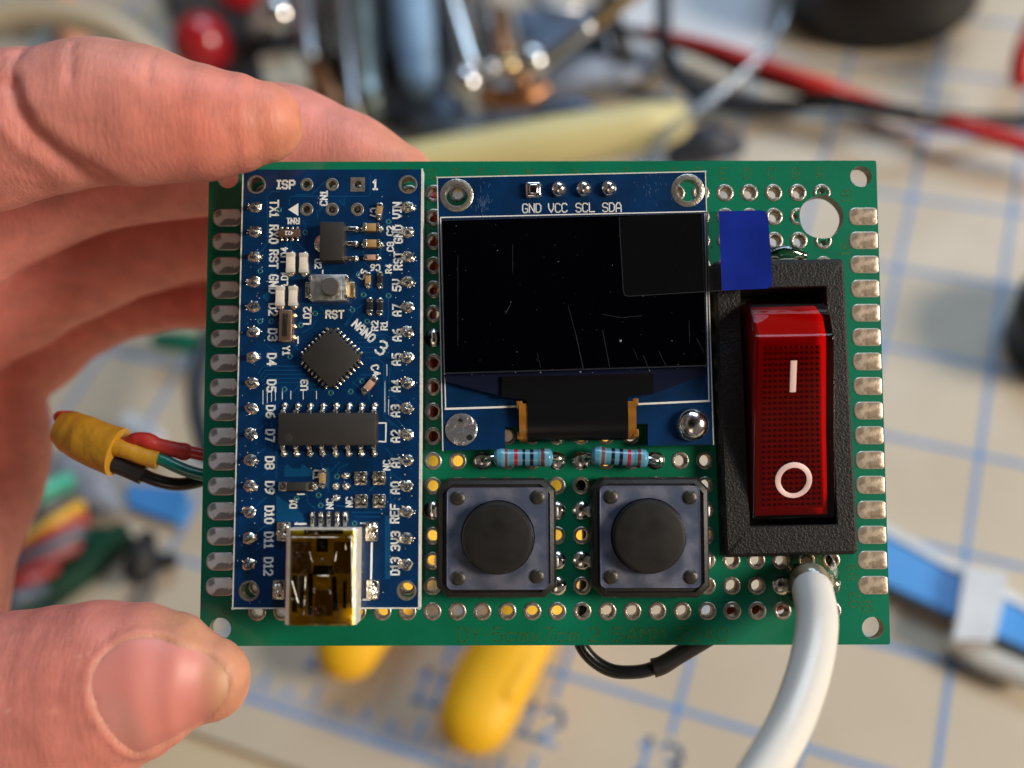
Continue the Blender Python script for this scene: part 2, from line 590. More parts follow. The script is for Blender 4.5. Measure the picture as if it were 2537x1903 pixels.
# ------------------------------------------------------------------ setting: desk, mat
def build_table():
    DESK = mat('pale_desk_wood', (.62, .50, .32), .5, var=.2, vscale=.01, col2=(.50, .38, .24))
    m = MB().box((0, 0, -12), (1800, 1400, 20))
    tag(m.link('table', DESK), kind='structure')
    MATW = mat('cream_mat', (.64, .55, .42), .40, spec=.5, var=.06, vscale=.03, rvar=.1, col2=(.58, .49, .37), bump=.05, bscale=.3)
    MLINE = mat('blue_mat_print', (.13, .30, .60), .5)
    root = empty('cutting_mat', I4)
    tag(root, 'cream cutting mat printed with a blue inch grid, lying under everything', 'cutting mat')
    y0 = -7.42 * 25.4
    MB().box((-30, y0 + 260, -1), (760, 520, 2), bev=.8).link('mat_sheet', MATW, root)
    g = MB()
    for c in range(-10, 9):
        x = c * 25.4
        g.box((x, (-6.22 * 25.4 + 260) / 2, .06), (1.15, 260 + 6.22 * 25.4, .05))
    for r in range(-8, 7):
        g.box((0, -r * 25.4, .1), (620, 1.15, .05))
    g.box((0, -7 * 25.4, .06), (640, 1.3, .05))
    for i in range(-80, 60):
        if i % 8 == 0:
            L, w = 6.5, 1.0
        elif i % 4 == 0:
            L, w = 5.2, 1.3
        elif i % 2 == 0:
            L, w = 4.0, 1.2
        else:
            L, w = 2.6, 1.0
        g.box((i * 25.4 / 8, -7 * 25.4 + L / 2 + 1.2, .06), (w, L, .05))
    g.link('grid_print', MLINE, root)
    for c in range(-6, 6):
        MB().stroke(str(12 + c), (c * 25.4 - 1.0, -6.44 * 25.4), 7.0, 0, 1.1, .1, sx=.95, gap=.22).link('number_print', MLINE, root)


build_table()

# ------------------------------------------------------------------ the prototype board
root = empty('prototype_board', WB)
tag(root, 'green perforated board carrying blue modules, display, buttons and red switch, held between fingers', 'circuit board')

TH = 1.5                                    # board thickness


def hole_xy(i, j):
    return 29.21 - 2.54 * i, -21.59 + 2.54 * j


def build_perfboard():
    bx, by = 29.1, 19.0
    big = []
    near = [hole_xy(i, j) for i in range(24) for j in range(18) if 0 < math.dist(hole_xy(i, j), (bx, by)) < 3.2]
    skip = set()
    for i in range(24):
        for j in range(18):
            if math.dist(hole_xy(i, j), (bx, by)) < 3.0:
                skip.add((i, j))
    for k in range(160):
        a = 2 * math.pi * k / 160
        d = (math.cos(a), math.sin(a))
        r = 2.30 + .03 * math.sin(5 * a + 1) + .02 * math.sin(11 * a)
        for i, j in skip:
            hx, hy = hole_xy(i, j)
            ex, ey = hx - bx, hy - by
            b = ex * d[0] + ey * d[1]
            q = b * b - (ex * ex + ey * ey) + .57 ** 2
            if b > 1.5 and q > 0:
                r = max(r, b + math.sqrt(q))
        big.append((bx + r * d[0], by + r * d[1]))
    big = [(bx + (2.30 + .03 * math.sin(5 * q / 11.46 + 1)) * math.cos(q / 11.4592), by + (2.30 + .03 * math.sin(5 * q / 11.46 + 1)) * math.sin(q / 11.4592)) for q in range(72)]
    holes = [big]
    for i, j in skip:
        hx, hy = hole_xy(i, j)
        dd = math.dist((hx, hy), (bx, by))
        if dd > 1:
            holes.append(circle(bx + (hx - bx) / dd * 2.76, by + (hy - by) / dd * 2.76, .34, 12))
    for cx, cy in ((33.35, 23.3), (33.3, -23.35), (-32.95, -23.3), (-33.0, 23.3)):
        holes.append(circle(cx, cy, 1.12, 28))
    sw = SWITCH_CUT
    for i in range(24):
        for j in range(18):
            if (i, j) in skip:
                continue
            x, y = hole_xy(i, j)
            if sw[0] - .8 < x < sw[2] + .8 and sw[1] - .8 < y < sw[3] + .8:
                continue
            holes.append(circle(x, y, .60, 16))
    holes.append([(sw[0], sw[1]), (sw[2], sw[1]), (sw[2], sw[3]), (sw[0], sw[3])])
    vs, fs, side = slab(rrect(-35, -25, 35, 25, .25, 3), holes, -TH, 0)
    m = MB().add(vs, fs, 0, smooth=False)
    for i, f in enumerate(m.f):
        if side[i]:
            c = sum((m.v[q] for q in f), Vector()) / len(f)
            m.m[i] = 1 if max(abs(c.x) - 35, abs(c.y) - 25) > -.3 else 2
    m.link('perforated_sheet', [GREEN, GEDGE, HOLEW], root)

    # faded print
    for i, ch in enumerate('ABCDEFGHIJKLMNOPQRS'):
        MB().stroke(ch, (hole_xy(i, 0)[0] - .15, 23.65), 1.15, 0, .11, .006).link('faded_letter', GTEXT, root)
    for s_, k_, x_, y_, sz in (('DY-5cmx7cm', 6, 730, 1212, 1.55), ('2.54MM', 6, 1500, 1212, 1.55), ('2240', 6, 2035, 1210, 1.55)):
        q = bl(k_, x_, y_)
        MB().stroke(s_, q, sz * .86, 0, .12, .006, sx=1.1 if len(s_) > 6 else 1.25).link('faded_lettering', GTEXT, root)
    for s_, k_, x_, y_ in (('03', 8, 995, 1195), ('02', 8, 1003, 1350), ('01', 8, 1080, 1385), ('18', 7, 1235, 285), ('16', 7, 1225, 675), ('01', 3, 300, 1235)):
        MB().stroke(s_, bl(k_, x_, y_), .95, math.pi / 2, .10, .006).link('faded_number', GTEXT, root)

    # edge pads
    def pad(seed, L, matl, flat_right):
        r = random.Random(seed)
        m = MB()
        w = 1.86
        pts = rrect(-L / 2, -w / 2, L / 2, w / 2, .82, 6)
        if flat_right:
            pts = rrect(-L / 2, -w / 2, L / 2 + .3, w / 2, .75, 6)
            pts = [(min(x, L / 2), y) for x, y in pts]
        n = len(pts)
        rings = []
        for k, z in ((1.0, 0.0), (.97, .05), (.90, .08), (.6, .10 + r.uniform(0, .05)), (.3, .11 + r.uniform(0, .05))):
            rings.append([(x * (k if abs(k) < 1 else 1), y * k, z) for x, y in pts])
        vs = [q for rg in rings for q in rg]
        fs, mi = [], []
        for a in range(len(rings) - 1):
            for i in range(n):
                fs.append((a * n + i, a * n + (i + 1) % n, (a + 1) * n + (i + 1) % n, (a + 1) * n + i))
                mi.append(1 if a < 2 else 0)
        fs.append([(len(rings) - 1) * n + i for i in range(n)])
        mi.append(0)
        m.add(vs, fs, 0)
        m.m = mi
        return m
    for j in range(1, 17):
        y = hole_xy(0, j)[1]
        o = pad(j, 3.08, PADL, False).link('edge_pad', [PADL, PADRIM], root, Matrix.Translation((-32.95, y, .003)))
        o.data.transform(Matrix.Translation((0, 0, 0)))
        pad(j + 50, 3.0, PADR, True).link('edge_pad', [PADR, PADRIM], root, Matrix.Translation((33.42, y, .003)))

    # plated holes: ring + bore
    ring = [(.57, -TH), (.57, -.02), (.60, .05), (.68, .08), (.82, .07), (.91, .03), (.93, 0)]

    def ring_mb(m=None, at=(0, 0, 0), seg=18):
        m = m or MB()
        n = len(ring)
        vs, fs, mi = [], [], []
        for i in range(seg):
            a = 2 * math.pi * i / seg
            for r, z in ring:
                vs.append((at[0] + r * math.cos(a), at[1] + r * math.sin(a), z))
        for i in range(seg):
            k = (i + 1) % seg
            for q in range(n - 1):
                fs.append((i * n + q, k * n + q, k * n + q + 1, i * n + q + 1)[::-1])
                mi.append(1 if q == 0 else 0)
        o = len(m.m)
        m.add(vs, fs, 0)
        m.m[o:] = mi
        return m
    filled = MB()
    filled.lathe([(.96, 0), (.92, .06), (.7, .22), (.4, .34), (0.001, .40)], seg=18, jitter=.03)
    vis, rest = [], []
    for i in range(24):
        for j in range(18):
            if (i, j) in skip and (i, j) != (0, 17) and (i, j) not in ((1, 16), (0, 15)):
                continue
            x, y = hole_xy(i, j)
            if math.dist((x, y), (bx, by)) < 2.0:
                continue
            sw = SWITCH_CUT
            if sw[0] - 1.0 < x < sw[2] + 1.0 and sw[1] - 1 < y < sw[3] + 1:
                continue
            # the rows the photograph shows: bottom two, left gap column, resistor rows, gaps beside the buttons, upper right corner
            v = (j == 0 and i <= 23) or (i == 16) or (j in (6, 7) and 5 <= i <= 15) or (i in (5, 10, 11) and j <= 6) or (i <= 4 and (j >= 15 or j <= 2)) or (j == 17 and i in (5, 16))
            (vis if v else rest).append((i, j, x, y))
    first = ring_mb().link('plated_hole', [TIN, DARKHOLE], root)
    ffirst = filled.link('filled_hole', [SOLDERS], root)
    soldered = {(11, 6), (12, 6), (14, 6), (10, 6), (7, 6), (15, 6), (10, 4), (11, 4), (10, 2), (11, 2), (10, 1), (11, 1), (16, 4), (16, 2), (2, 1), (2, 0), (0, 1), (0, 0), (5, 4), (16, 11)}
    soldered -= {(15, 6), (10, 1), (12, 6), (16, 2), (0, 0), (5, 4), (2, 0)}
    n = 0
    used = [False, False]
    for i, j, x, y in vis[:112]:
        src = ffirst if (i, j) in soldered else first
        q = 1 if (i, j) in soldered else 0
        M = Matrix.Translation((x, y, .003)) @ Matrix.Rotation(rnd.uniform(0, 6), 4, 'Z')
        if q == 0 and n >= 96:
            rest.append((i, j, x, y))
            continue
        n += q == 0
        if (i, j) in skip:                                      # rings bitten by the drilled hole
            m = ring_mb()
            keep = [k_ for k_, f in enumerate(m.f) if math.dist((sum(m.v[t].x for t in f) / 4 + x, sum(m.v[t].y for t in f) / 4 + y), (bx, by)) > 2.34]
            m.f, m.m, m.sm = [m.f[k_] for k_ in keep], [m.m[k_] for k_ in keep], [m.sm[k_] for k_ in keep]
            m.link('plated_hole', [TIN, DARKHOLE], root, Matrix.Translation((x, y, .003)))
            continue
        if not used[q]:
            place(src, root, M)
            used[q] = True
        else:
            copy_part(src, root, M)
    m = MB()
    for i, j, x, y in rest:
        ring_mb(m, (x, y, 0), seg=10)
    o = m.link('plated_holes', [TIN, DARKHOLE], root, Matrix.Translation((0, 0, .002)))
    tag(o, kind='stuff')


# switch cut-out in board millimetres (x0, y0, x1, y1)
_a, _b = bl(8, 395, 930, 0), bl(7, 1085, 955, 0)
SWITCH_CUT = (_a.x - .5, _a.y - .5, _b.x + .9, _b.y + .6)
build_perfboard()

# ------------------------------------------------------------------ microcontroller module
tl, tr, bo, bo2 = bl(0, 524, 366.5, 3.2), bl(0, 914, 366, 3.2), bl(0, 510, 1315.5, 4.1), bl(0, 914, 1309, 4.1)
ex = (tr - tl).normalized()
ey = (bo + bo2) / 2 - (tl + tr) / 2
ey = -(ey - ex * ey.dot(ex)).normalized()
ez = ex.cross(ey)
NL = Matrix.Translation(tl) @ Matrix((ex, ey, ez)).transposed().to_4x4()
NB = WB @ NL
NW = (tr - tl).length
NH = (bo - tl).length


def nl(k, x, y, h=0.0):
    return on(NB, k, x, y, h)


def nsize(k, w, h_, at=(1200, 400), z=0.0):
    a = nl(k, at[0] - w / 2, at[1] - h_ / 2, z)
    b = nl(k, at[0] + w / 2, at[1] + h_ / 2, z)
    return abs(b.x - a.x), abs(a.y - b.y)


def build_nano():
    vias = [(1, 985, 665), (1, 585, 1005), (1, 1500, 1215), (1, 1720, 1225), (1, 1400, 1350), (1, 1070, 1380), (1, 945, 1485), (1, 585, 1450), (1, 685, 1450), (1, 1530, 1450), (1, 1720, 568),
            (2, 850, 370), (2, 800, 660), (2, 1210, 690), (2, 1385, 680), (2, 1485, 590), (2, 1265, 1430), (2, 1100, 1595), (2, 945, 90), (3, 1120, 330), (3, 905, 270), (3, 1420, 490), (1, 1455, 1035), (1, 750, 465)]
    corner = [(1, 552, 240, .80), (1, 1893, 240, .80), (3, 488, 1085, .84), (3, 1880, 1083, .80)]
    isp = [(997, 240), (1222, 240), (1450, 240), (997, 460), (1222, 460), (1445, 460)]
    holes = [circle(*nl(k, x, y)[:2], r, 20) for k, x, y, r in corner]
    holes += [circle(*nl(1, x, y)[:2], .42, 14) for x, y in isp]
    vs, fs, side = slab([(0, 0), (0, -NH), (NW, -NH), (NW, 0)], holes, -1.6, 0)
    m = MB().add(vs, fs, 0, smooth=False)
    for i, f in enumerate(m.f):
        if side[i]:
            c = sum((m.v[q] for q in f), Vector()) / len(f)
            m.m[i] = 1 if (c.x < .05 or c.x > NW - .05 or c.y > -.05 or c.y < -NH + .05) else 2
    # white scored rim, slightly proud
    m.line([(.06, 0), (.06, -NH)], .13, .0, 1, .03)
    m.line([(NW - .09, 0), (NW - .09, -NH)], .19, .0, 1, .03)
    m.line([(0, -NH + .06), (NW, -NH + .06)], .14, .0, 1, .03)
    board = m.link('microcontroller_module', [BLUE, CREAM, DARKHOLE], root, NL)

    # copper traces under the mask
    t = MB()

    def tr_(k, pts, w=.11):
        t.line([nl(k, *p) for p in pts], w, .004, 0, .012)
    for pts in ([(650, 345), (650, 760), (600, 830), (545, 830)], [(650, 345), (690, 300), (760, 300)], [(845, 420), (845, 360), (870, 345), (1150, 345), (1180, 345), (1540, 345), (1560, 330), (1560, 150)], [(900, 330), (1040, 330), (1120, 250), (1160, 215)],
                [(1095, 540), (1095, 480), (1140, 440)], [(1330, 360), (1330, 430), (1290, 380)], [(860, 740), (860, 830)], [(910, 750), (990, 830), (990, 860)], [(825, 740), (825, 800)], [(1500, 800), (1500, 920), (1560, 980)],
                [(1650, 900), (1650, 780), (1700, 740)], [(850, 1030), (850, 1070), (1020, 1070)], [(940, 1290), (1110, 1310), (1150, 1370)], [(1350, 1350), (1440, 1340), (1510, 1290)], [(1720, 1240), (1720, 1480), (1690, 1510)], [(960, 1550), (1050, 1500), (1080, 1440)],
                [(1740, 1590), (1680, 1560), (1600, 1580)], [(1330, 1480), (1400, 1400), (1400, 1370)], [(1600, 640), (1700, 600), (1760, 640)], [(960, 560), (990, 600), (985, 640)]):
        tr_(1, pts)
    for i in range(5):
        tr_(2, [(570 + i * 18, 520 + i * 34), (700 - i * 4 - 90 + i * 22, 455 + i * 36), (940 + i * 30, 455 + i * 36)], .10)
    for i in range(6):
        tr_(2, [(1500 - i * 20, 180 + 42 * i - 60), (1620 + i * 14, 180 + 42 * i - 60), (1690 + i * 9, 260 + 42 * i - 60), (1690 + i * 9 + 40, 420 + i * 60)], .09)
    for pts in ([(1530, 380), (1620, 380), (1680, 430), (1680, 900), (1760, 980)], [(1480, 530), (1560, 530)], [(1400, 590), (1480, 660)], [(1440, 560), (1640, 560)], [(1550, 740), (1550, 690)], [(630, 650), (650, 700), (650, 780)],
                [(650, 950), (580, 1010)], [(690, 950), (690, 1160)], [(560, 1240), (630, 1180), (630, 1020)], [(560, 1460), (650, 1380)], [(730, 1200), (730, 1440)], [(1200, 1480), (1200, 1390), (1290, 1300)], [(1260, 1420), (1290, 1350), (1360, 1320)],
                [(1130, 1310), (1140, 1380)], [(1800, 930), (1870, 1000)], [(1740, 700), (1860, 800)], [(1720, 920), (1850, 1040)], [(1700, 1180), (1760, 1260)], [(1740, 1400), (1860, 1480)], [(870, 690), (940, 620), (1080, 620)], [(1000, 660), (1100, 660), (1150, 620)],
                [(1040, 80), (1040, 60)], [(880, 260), (960, 350)], [(640, 260), (740, 340)], [(1340, 100), (1380, 60)], [(1700, 440), (1700, 880)], [(1730, 470), (1730, 900)]):
        tr_(2, pts)
    for pts in ([(560, 100), (650, 30)], [(560, 330), (640, 260)], [(560, 560), (650, 500)], [(560, 720), (640, 640)], [(1190, 0), (1190, 200)], [(1180, 0), (1180, 180)], [(1260, 330), (1380, 350)], [(1000, 230), (1010, 310), (1070, 350)], [(1740, 0), (1740, 280), (1820, 350)],
                [(1560, 200), (1620, 130)], [(1400, 390), (1650, 390), (1690, 350)], [(1430, 430), (1640, 430)]):
        tr_(3, pts, .13)
    for k, pts in ((2, [(800, 1340), (830, 1320), (870, 1360), (940, 1360), (960, 1320), (1050, 1380), (1050, 1430), (800, 1430)]), (3, [(730, 240), (960, 400), (980, 480), (730, 470)]), (3, [(1720, 420), (1740, 470), (1740, 980), (1690, 980), (1690, 420)]),
                   (1, [(600, 1230), (650, 1190), (690, 1240), (650, 1280)])):
        t.prism([nl(k, *p)[:2] for p in pts][::-1], -.002, .008)
    t.link('copper_traces', TRACE, board)

    # silkscreen
    s = MB()
    Z = .012
    up, dn = math.pi / 2, -math.pi / 2
    for k, txt, x, y in ((1, 'TX1', 712, 452), (1, 'RX0', 708, 680), (1, 'RST', 708, 900), (1, 'GND', 706, 1120), (1, 'D2', 702, 1345), (1, 'D3', 697, 1568), (2, 'D4', 690, 395), (2, 'D5', 688, 628), (2, 'D6', 680, 855),
                         (2, 'D7', 676, 1068), (2, 'D8', 672, 1308), (2, 'D9', 672, 1528), (3, 'D10', 668, 412), (3, 'D11', 664, 635), (3, 'D12', 660, 868)):
        s.stroke(txt, nl(k, x, y), .80, dn, .175, Z, sx=.92)
    for k, txt, x, y in ((1, 'VIN', 1798, 470), (1, 'GND', 1808, 680), (1, 'RST', 1806, 915), (1, '5V', 1794, 1130), (1, 'A7', 1795, 1352), (1, 'A6', 1797, 1572), (2, 'A5', 1790, 395), (2, 'A4', 1788, 628), (2, 'A3', 1783, 850),
                         (2, 'A2', 1783, 1075), (2, 'A1', 1783, 1305), (2, 'A0', 1780, 1530), (3, 'REF', 1776, 402), (3, '3V3', 1783, 645), (3, 'D13', 1780, 868)):
        s.stroke(txt, nl(k, x, y), .78, up, .17, Z, sx=.92)
    for k, txt, x, y, sz, rt in ((1, 'ISP', 815, 240, .95, 0), (1, '1', 1605, 242, 1.1, 0), (1, 'CN1', 1150, 362, .78, up), (1, 'RN1', 880, 563, .66, math.pi), (1, '422', 845, 672, .45, math.pi), (1, 'LD4', 800, 862, .72, up), (1, 'LD1', 803, 1072, .72, up),
                                 (1, 'LD2', 1003, 1400, .82, up), (1, 'RST', 1247, 1388, .86, 0), (1, 'C2', 1735, 650, .70, up), (1, 'C8', 1738, 790, .70, up), (1, 'R4', 1722, 985, .66, up), (1, 'C6', 1605, 975, .70, math.pi), (1, 'C5', 1492, 1035, .70, math.radians(60)),
                                 (1, 'R2', 1600, 1490, .72, up), (1, 'R1', 1682, 1490, .72, up), (1, 'NANO', 1505, 1535, .92, math.radians(-42)), (2, '3', 1660, 292, 1.55, math.radians(-30)), (2, 'Y1', 818, 315, .76, dn), (2, 'U3', 977, 622, .76, up),
                                 (2, 'C4', 1608, 492, .80, math.radians(-75)), (2, 'NC', 1705, 1330, .72, up), (3, 'NC', 1203, 315, .72, up), (3, 'NC', 1375, 300, .70, up), (2, 'C1', 1085, 1412, .72, dn), (3, 'D1', 880, 315, .76, up), (1, 'C7', 1590, 490, .70, dn), (1, 'U2', 1100, 940, .7, dn)):
        s.stroke(txt, nl(k, x, y), sz * .84, rt, .17 * min(1.2, sz / .85), Z)
    s.prism([nl(1, *p)[:2] for p in ((835, 462), (925, 405), (925, 518))][::-1], .0, Z)
    s.line([nl(3, 900, 493), nl(3, 992, 493)], .2, Z)
    s.line([nl(3, 1478, 487), nl(3, 1575, 487)], .18, Z)
    s.line([nl(3, 1574, 665), nl(3, 1568, 975)], .2, Z)
    s.line([nl(3, 1500, 1162), nl(3, 1555, 1162)], .18, Z)
    s.line([nl(3, 920, 230), nl(3, 975, 230)], .15, Z)
    s.line([nl(2, 1640, 957), nl(2, 1700, 957), nl(2, 1697, 1123), nl(2, 1640, 1120)], .14, Z)
    s.line([nl(2, 922, 195), nl(2, 922, 250)], .13, Z)
    s.line([nl(1, 1140, 1000), nl(1, 1140, 1025)], .13, Z)
    for x in (612, 650, 688, 722):
        s.line([nl(2, x, 668), nl(2, x, 790 - abs(x - 612) * .3)], .05, Z)
    for x in (783, 858, 968, 1085):
        s.line([nl(2, x, 675), nl(2, x, 745)], .06, Z)
    for x, a, b in ((1708, 440, 540), (1690, 590, 860), (1722, 750, 880)):
        s.line([nl(2, x, a), nl(2, x, b)], .05, Z)
    # flux specks and dust
    r = random.Random(3)
    for _ in range(150):
        x = r.choice((r.uniform(.3, 2.9), r.uniform(.3, NW - .4), r.uniform(NW - 3.4, NW - .4)))
        y = -r.uniform(2, NH - .5)
        d = r.uniform(.03, .075)
        s.box((x, y, Z), (d, d, .03), rot=r.uniform(0, 1))
    s.link('silkscreen', SILK, board)

    v = MB()
    for k, x, y in vias:
        p = nl(k, x, y)
        v.lathe([(.14, .01), (.17, .03), (.27, .025), (.30, 0)][::-1], (p.x, p.y, 0), 12)
    v.link('via_rings', [mat('via_teal', (.02, .16, .22), .35, .3)], board)
    v = MB()
    for k, x, y in vias:
        p = nl(k, x, y)
        v.lathe([(.13, .012)], (p.x, p.y, 0), 10)
        v.add([(p.x + .14 * math.cos(a * .628), p.y + .14 * math.sin(a * .628), .014) for a in range(10)], [list(range(10))])
    v.link('via_bores', BLACK, board)

    for k, x, y, r_ in corner:
        p = nl(k, x, y)
        MB().lathe([(r_ - .03, -1.6), (r_ - .03, .0), (r_ + .0, .04), (r_ + .14, .04), (r_ + .17, 0)], (0, 0, 0), 26).link('mounting_ring', TIN, board, Matrix.Translation((p.x, p.y, .003)))
    for i, (x, y) in enumerate(isp):
        p = nl(1, x, y)
        m = MB()
        if i == 2:
            sq = [(-.74, -.74), (.74, -.74), (.74, .74), (-.74, .74)]
            vs, fs, _ = slab(sq, [circle(0, 0, .40, 16)], 0, .05)
            m.add(vs, fs, 0, smooth=False)
        m.lathe([(.37, -1.5), (.37, 0), (.42, .06), (.62, .06), (.68, .0)], seg=20)
        m.link('header_hole', TIN, board, Matrix.Translation((p.x, p.y, .003)))

    # pins
    def joint(seed):
        r = random.Random(seed)
        m = MB()
        vs, fs = [], []
        prof = [(.68, 0), (.54, .10), (.38, .30), (.28, .60), (.20, .95), (.10, 1.10), (0.001, 1.16)]
        seg = 14
        sx, sy = r.uniform(-.12, .12), r.uniform(-.1, .1)
        lob = [1 + r.uniform(-.13, .13) for _ in range(seg)]
        for i in range(seg):
            a = 2 * math.pi * i / seg
            for q, (rr, z) in enumerate(prof):
                k = lob[i] if q < 4 else 1
                vs.append((rr * k * math.cos(a) * 1.0 + sx * z, rr * k * math.sin(a) * .85 + sy * z, z))
        n = len(prof)
        for i in range(seg):
            k = (i + 1) % seg
            for j in range(n - 1):
                fs.append((i * n + j, k * n + j, k * n + j + 1, i * n + j + 1))
        m.add(vs, fs)
        m.box((sx + .0, sy, 1.0), (.34, .34, .7), rot=r.uniform(0, .5), bev=.12)
        for _ in range(3):
            a = r.uniform(0, 6.28)
            m.lathe([(.09, 0), (.07, .06), (.001, .1)], (.80 * math.cos(a), .60 * math.sin(a), 0), 8)
        return m
    protos = [joint(s_).link('pin_joint', SOLDER, board) for s_ in range(5)]
    first = [True] * 5
    for side_ in (0, 1):
        p0 = nl(1, 545, 440) if side_ == 0 else nl(1, 1893, 440)
        p1 = nl(3, 484, 852) if side_ == 0 else nl(3, 1878, 852)
        for i in range(15):
            p = p0.lerp(p1, i / 14)
            q = rnd.randrange(5)
            M = Matrix.Translation((p.x, p.y, 0)) @ Matrix.Rotation(rnd.choice((0, math.pi)) + rnd.uniform(-.3, .3), 4, 'Z') @ Matrix.Diagonal((1, 1, rnd.uniform(.75, 1.05), 1))
            if first[q]:
                place(protos[q], board, M)
                first[q] = False
            else:
                copy_part(protos[q], board, M)
        xm = (p0.x + p1.x) / 2
        MB().box((xm, -NH / 2 - .2, -2.6), (2.3, 38.2, 2.0), bev=.1).link('pin_header', BLACK, board)
    for o in protos:
        pass

    # helper for two-terminal parts
    def smd(name, k, x, y, w, h_, ht, body, endw=.28, rot=0.0, endm=None, vertical=False):
        p = nl(k, x, y, ht * .6)
        a, b = nsize(k, w, h_, (x, y), ht * .6)
        m = MB()
        L, W = (b, a) if vertical else (a, b)
        rr = rot + (math.pi / 2 if vertical else 0)
        T = Matrix.Translation((p.x, p.y, 0)) @ Matrix.Rotation(rr, 4, 'Z')
        m.box((0, 0, ht / 2), (L * .62, W * .92, ht), bev=.05, mi=0)
        for s_ in (-1, 1):
            m.box((s_ * L * (.5 - endw * .42), 0, ht / 2 + .01), (L * endw * .85, W, ht + .03), bev=.08, mi=1)
            m.lathe([(W * .42, 0), (W * .36, .12), (W * .2, .22), (.001, .26)], (s_ * L * .48, 0, 0), 10, mi=2)
        return m.link(name, [body, endm or SOLDER, SOLDER], board, T)
    smd('capacitor', 1, 1572, 622, 150, 72, .85, TAN)
    smd('capacitor', 1, 1576, 765, 150, 72, .85, TAN)
    smd('capacitor', 1, 1574, 885, 128, 50, .5, PINKT)
    smd('capacitor', 1, 1640, 472, 52, 130, .6, TAN, rot=-.12, vertical=True)
    smd('capacitor', 1, 1540, 1082, 50, 120, .5, TAN, vertical=True)
    smd('chip_resistor', 1, 1645, 1082, 48, 128, .4, BLACK, vertical=True)
    smd('chip_resistor', 1, 1557, 1315, 56, 132, .4, BLACK, vertical=True)
    smd('chip_resistor', 1, 1645, 1318, 56, 132, .4, BLACK, vertical=True)
    smd('capacitor', 2, 1552, 622, 160, 62, .5, PINKT, rot=math.radians(50))
    smd('capacitor', 2, 1137, 1445, 55, 150, .6, TAN, vertical=True)
    smd('diode', 2, 912, 1518, 310, 80, .95, CHIP, endw=.27)
    for x, y in ((858, 932), (973, 935), (765, 1228), (880, 1228)):
        o = smd('indicator_light', 1, x, y, 78, 175, .7, LEDW, vertical=True, endm=mat('led_end', (.85, .76, .62), .4, .4))
    # resistor network
    p = nl(1, 845, 672, .3)
    a, b = nsize(1, 190, 66, (845, 672))
    m = MB().box((0, 0, .22), (a, b, .42), bev=.05)
    for i in range(4):
        for s_ in (-1, 1):
            m.lathe([(.16, 0), (.14, .12), (.001, .22)], (a * (-.36 + .24 * i), s_ * (b * .5 + .22), 0), 9, mi=1)
            m.box((a * (-.36 + .24 * i), s_ * b * .48, .2), (.24, .22, .44), bev=.05, mi=1)
    m.text('422', (0, 0, 0), .42, math.pi, .02, z=.436, mi=2)
    m.link('resistor_network', [mat('brown_ceramic', (.10, .055, .035), .4), SOLDER, SILK], board, Matrix.Translation((p.x, p.y, 0)))

    # voltage regulator
    ht = 1.5
    p0, p1 = nl(1, 1113, 565, ht), nl(1, 1322, 915, ht)
    c = (p0 + p1) / 2
    w, h_ = abs(p1.x - p0.x), abs(p0.y - p1.y)
    m = MB().box((0, 0, ht / 2 + .02), (w, h_, ht), bev=.09, mi=0, taper=.03)
    for y in (632, 762, 893):
        q = nl(1, 1385, y, .3)
        m.box((w / 2 + .45, q.y - c.y, .30), (1.25, .44, .28), bev=.08, mi=1)
        m.lathe([(.34, 0), (.28, .16), (.001, .3)], (w / 2 + 1.05, q.y - c.y, 0), 10, mi=1)
    m.lathe([(.95, 0), (.9, .12), (.6, .3), (.001, .36)], (-w / 2 - .0, .05, 0), 18, mi=1, sx=.85)
    m.link('voltage_regulator', [CHIP, SOLDER], board, Matrix.Translation((c.x, c.y, 0)))

    # reset button
    p0, p1 = nl(1, 1030, 1035, 1.3), nl(1, 1352, 1262, 1.3)
    c = (p0 + p1) / 2
    w, h_ = abs(p1.x - p0.x), abs(p0.y - p1.y)
    m = MB().box((0, 0, .70), (w, h_, 1.3), bev=.08, mi=0)
    m.box((0, 0, 1.36), (w * .72, h_ * .94, .06), bev=.02, mi=0)
    for s_ in (-1, 1):
        m.box((s_ * (w / 2 + .28), -.1, .3), (.75, h_ * .62, .5), bev=.1, mi=1 if s_ < 0 else 2)
        for t_ in (-1, 1):
            m.box((s_ * (w / 2 - .02), t_ * h_ * .37, 1.0), (.32, .46, .9), bev=.1, mi=1)
    q = nl(1, 1203, 1140, 1.9)
    m.lathe([(.95, 1.36), (.93, 1.5), (.88, 1.85), (.82, 1.92), (.001, 1.93)], (q.x - c.x, q.y - c.y, 0), 28, mi=3)
    m.link('reset_button', [STEEL, SOLDER, GOLD, mat('dark_grey_plunger', (.08, .07, .065), .5)], board, Matrix.Translation((c.x, c.y, 0)))

    # crystal
    p0, p1 = nl(1, 752, 1345, 1.0), nl(1, 862, 1625, 1.0)
    c = (p0 + p1) / 2
    w, h_ = abs(p1.x - p0.x), abs(p0.y - p1.y)
    m = MB().box((0, 0, .45), (w, h_, .9), bev=.12, mi=0)
    m.box((-.02, .08, .905), (w * .42, h_ * .72, .05), bev=.02, mi=1)
    for y in (-.35, 0, .35):
        m.lathe([(.30, 0), (.24, .2), (.001, .36)], (w / 2 + .08, y * h_, 0), 10, mi=2)
    for y in (.24, .34):
        m.lathe([(.07, 0), (.05, .03), (.001, .04)], (0, h_ * y, .93), 8, mi=0)
    m.link('crystal_oscillator', [mat('rose_gold', (.62, .40, .26), .35, 1.0), BLACK, GOLD], board, Matrix.Translation((c.x, c.y, 0)))

    # diamond-mounted processor
    ht = .95
    c = nl(2, 1208, 375, ht)
    a = nl(2, 940, 375, ht)
    b = nl(2, 1472, 375, ht)
    sd = (b - a).length / math.sqrt(2)
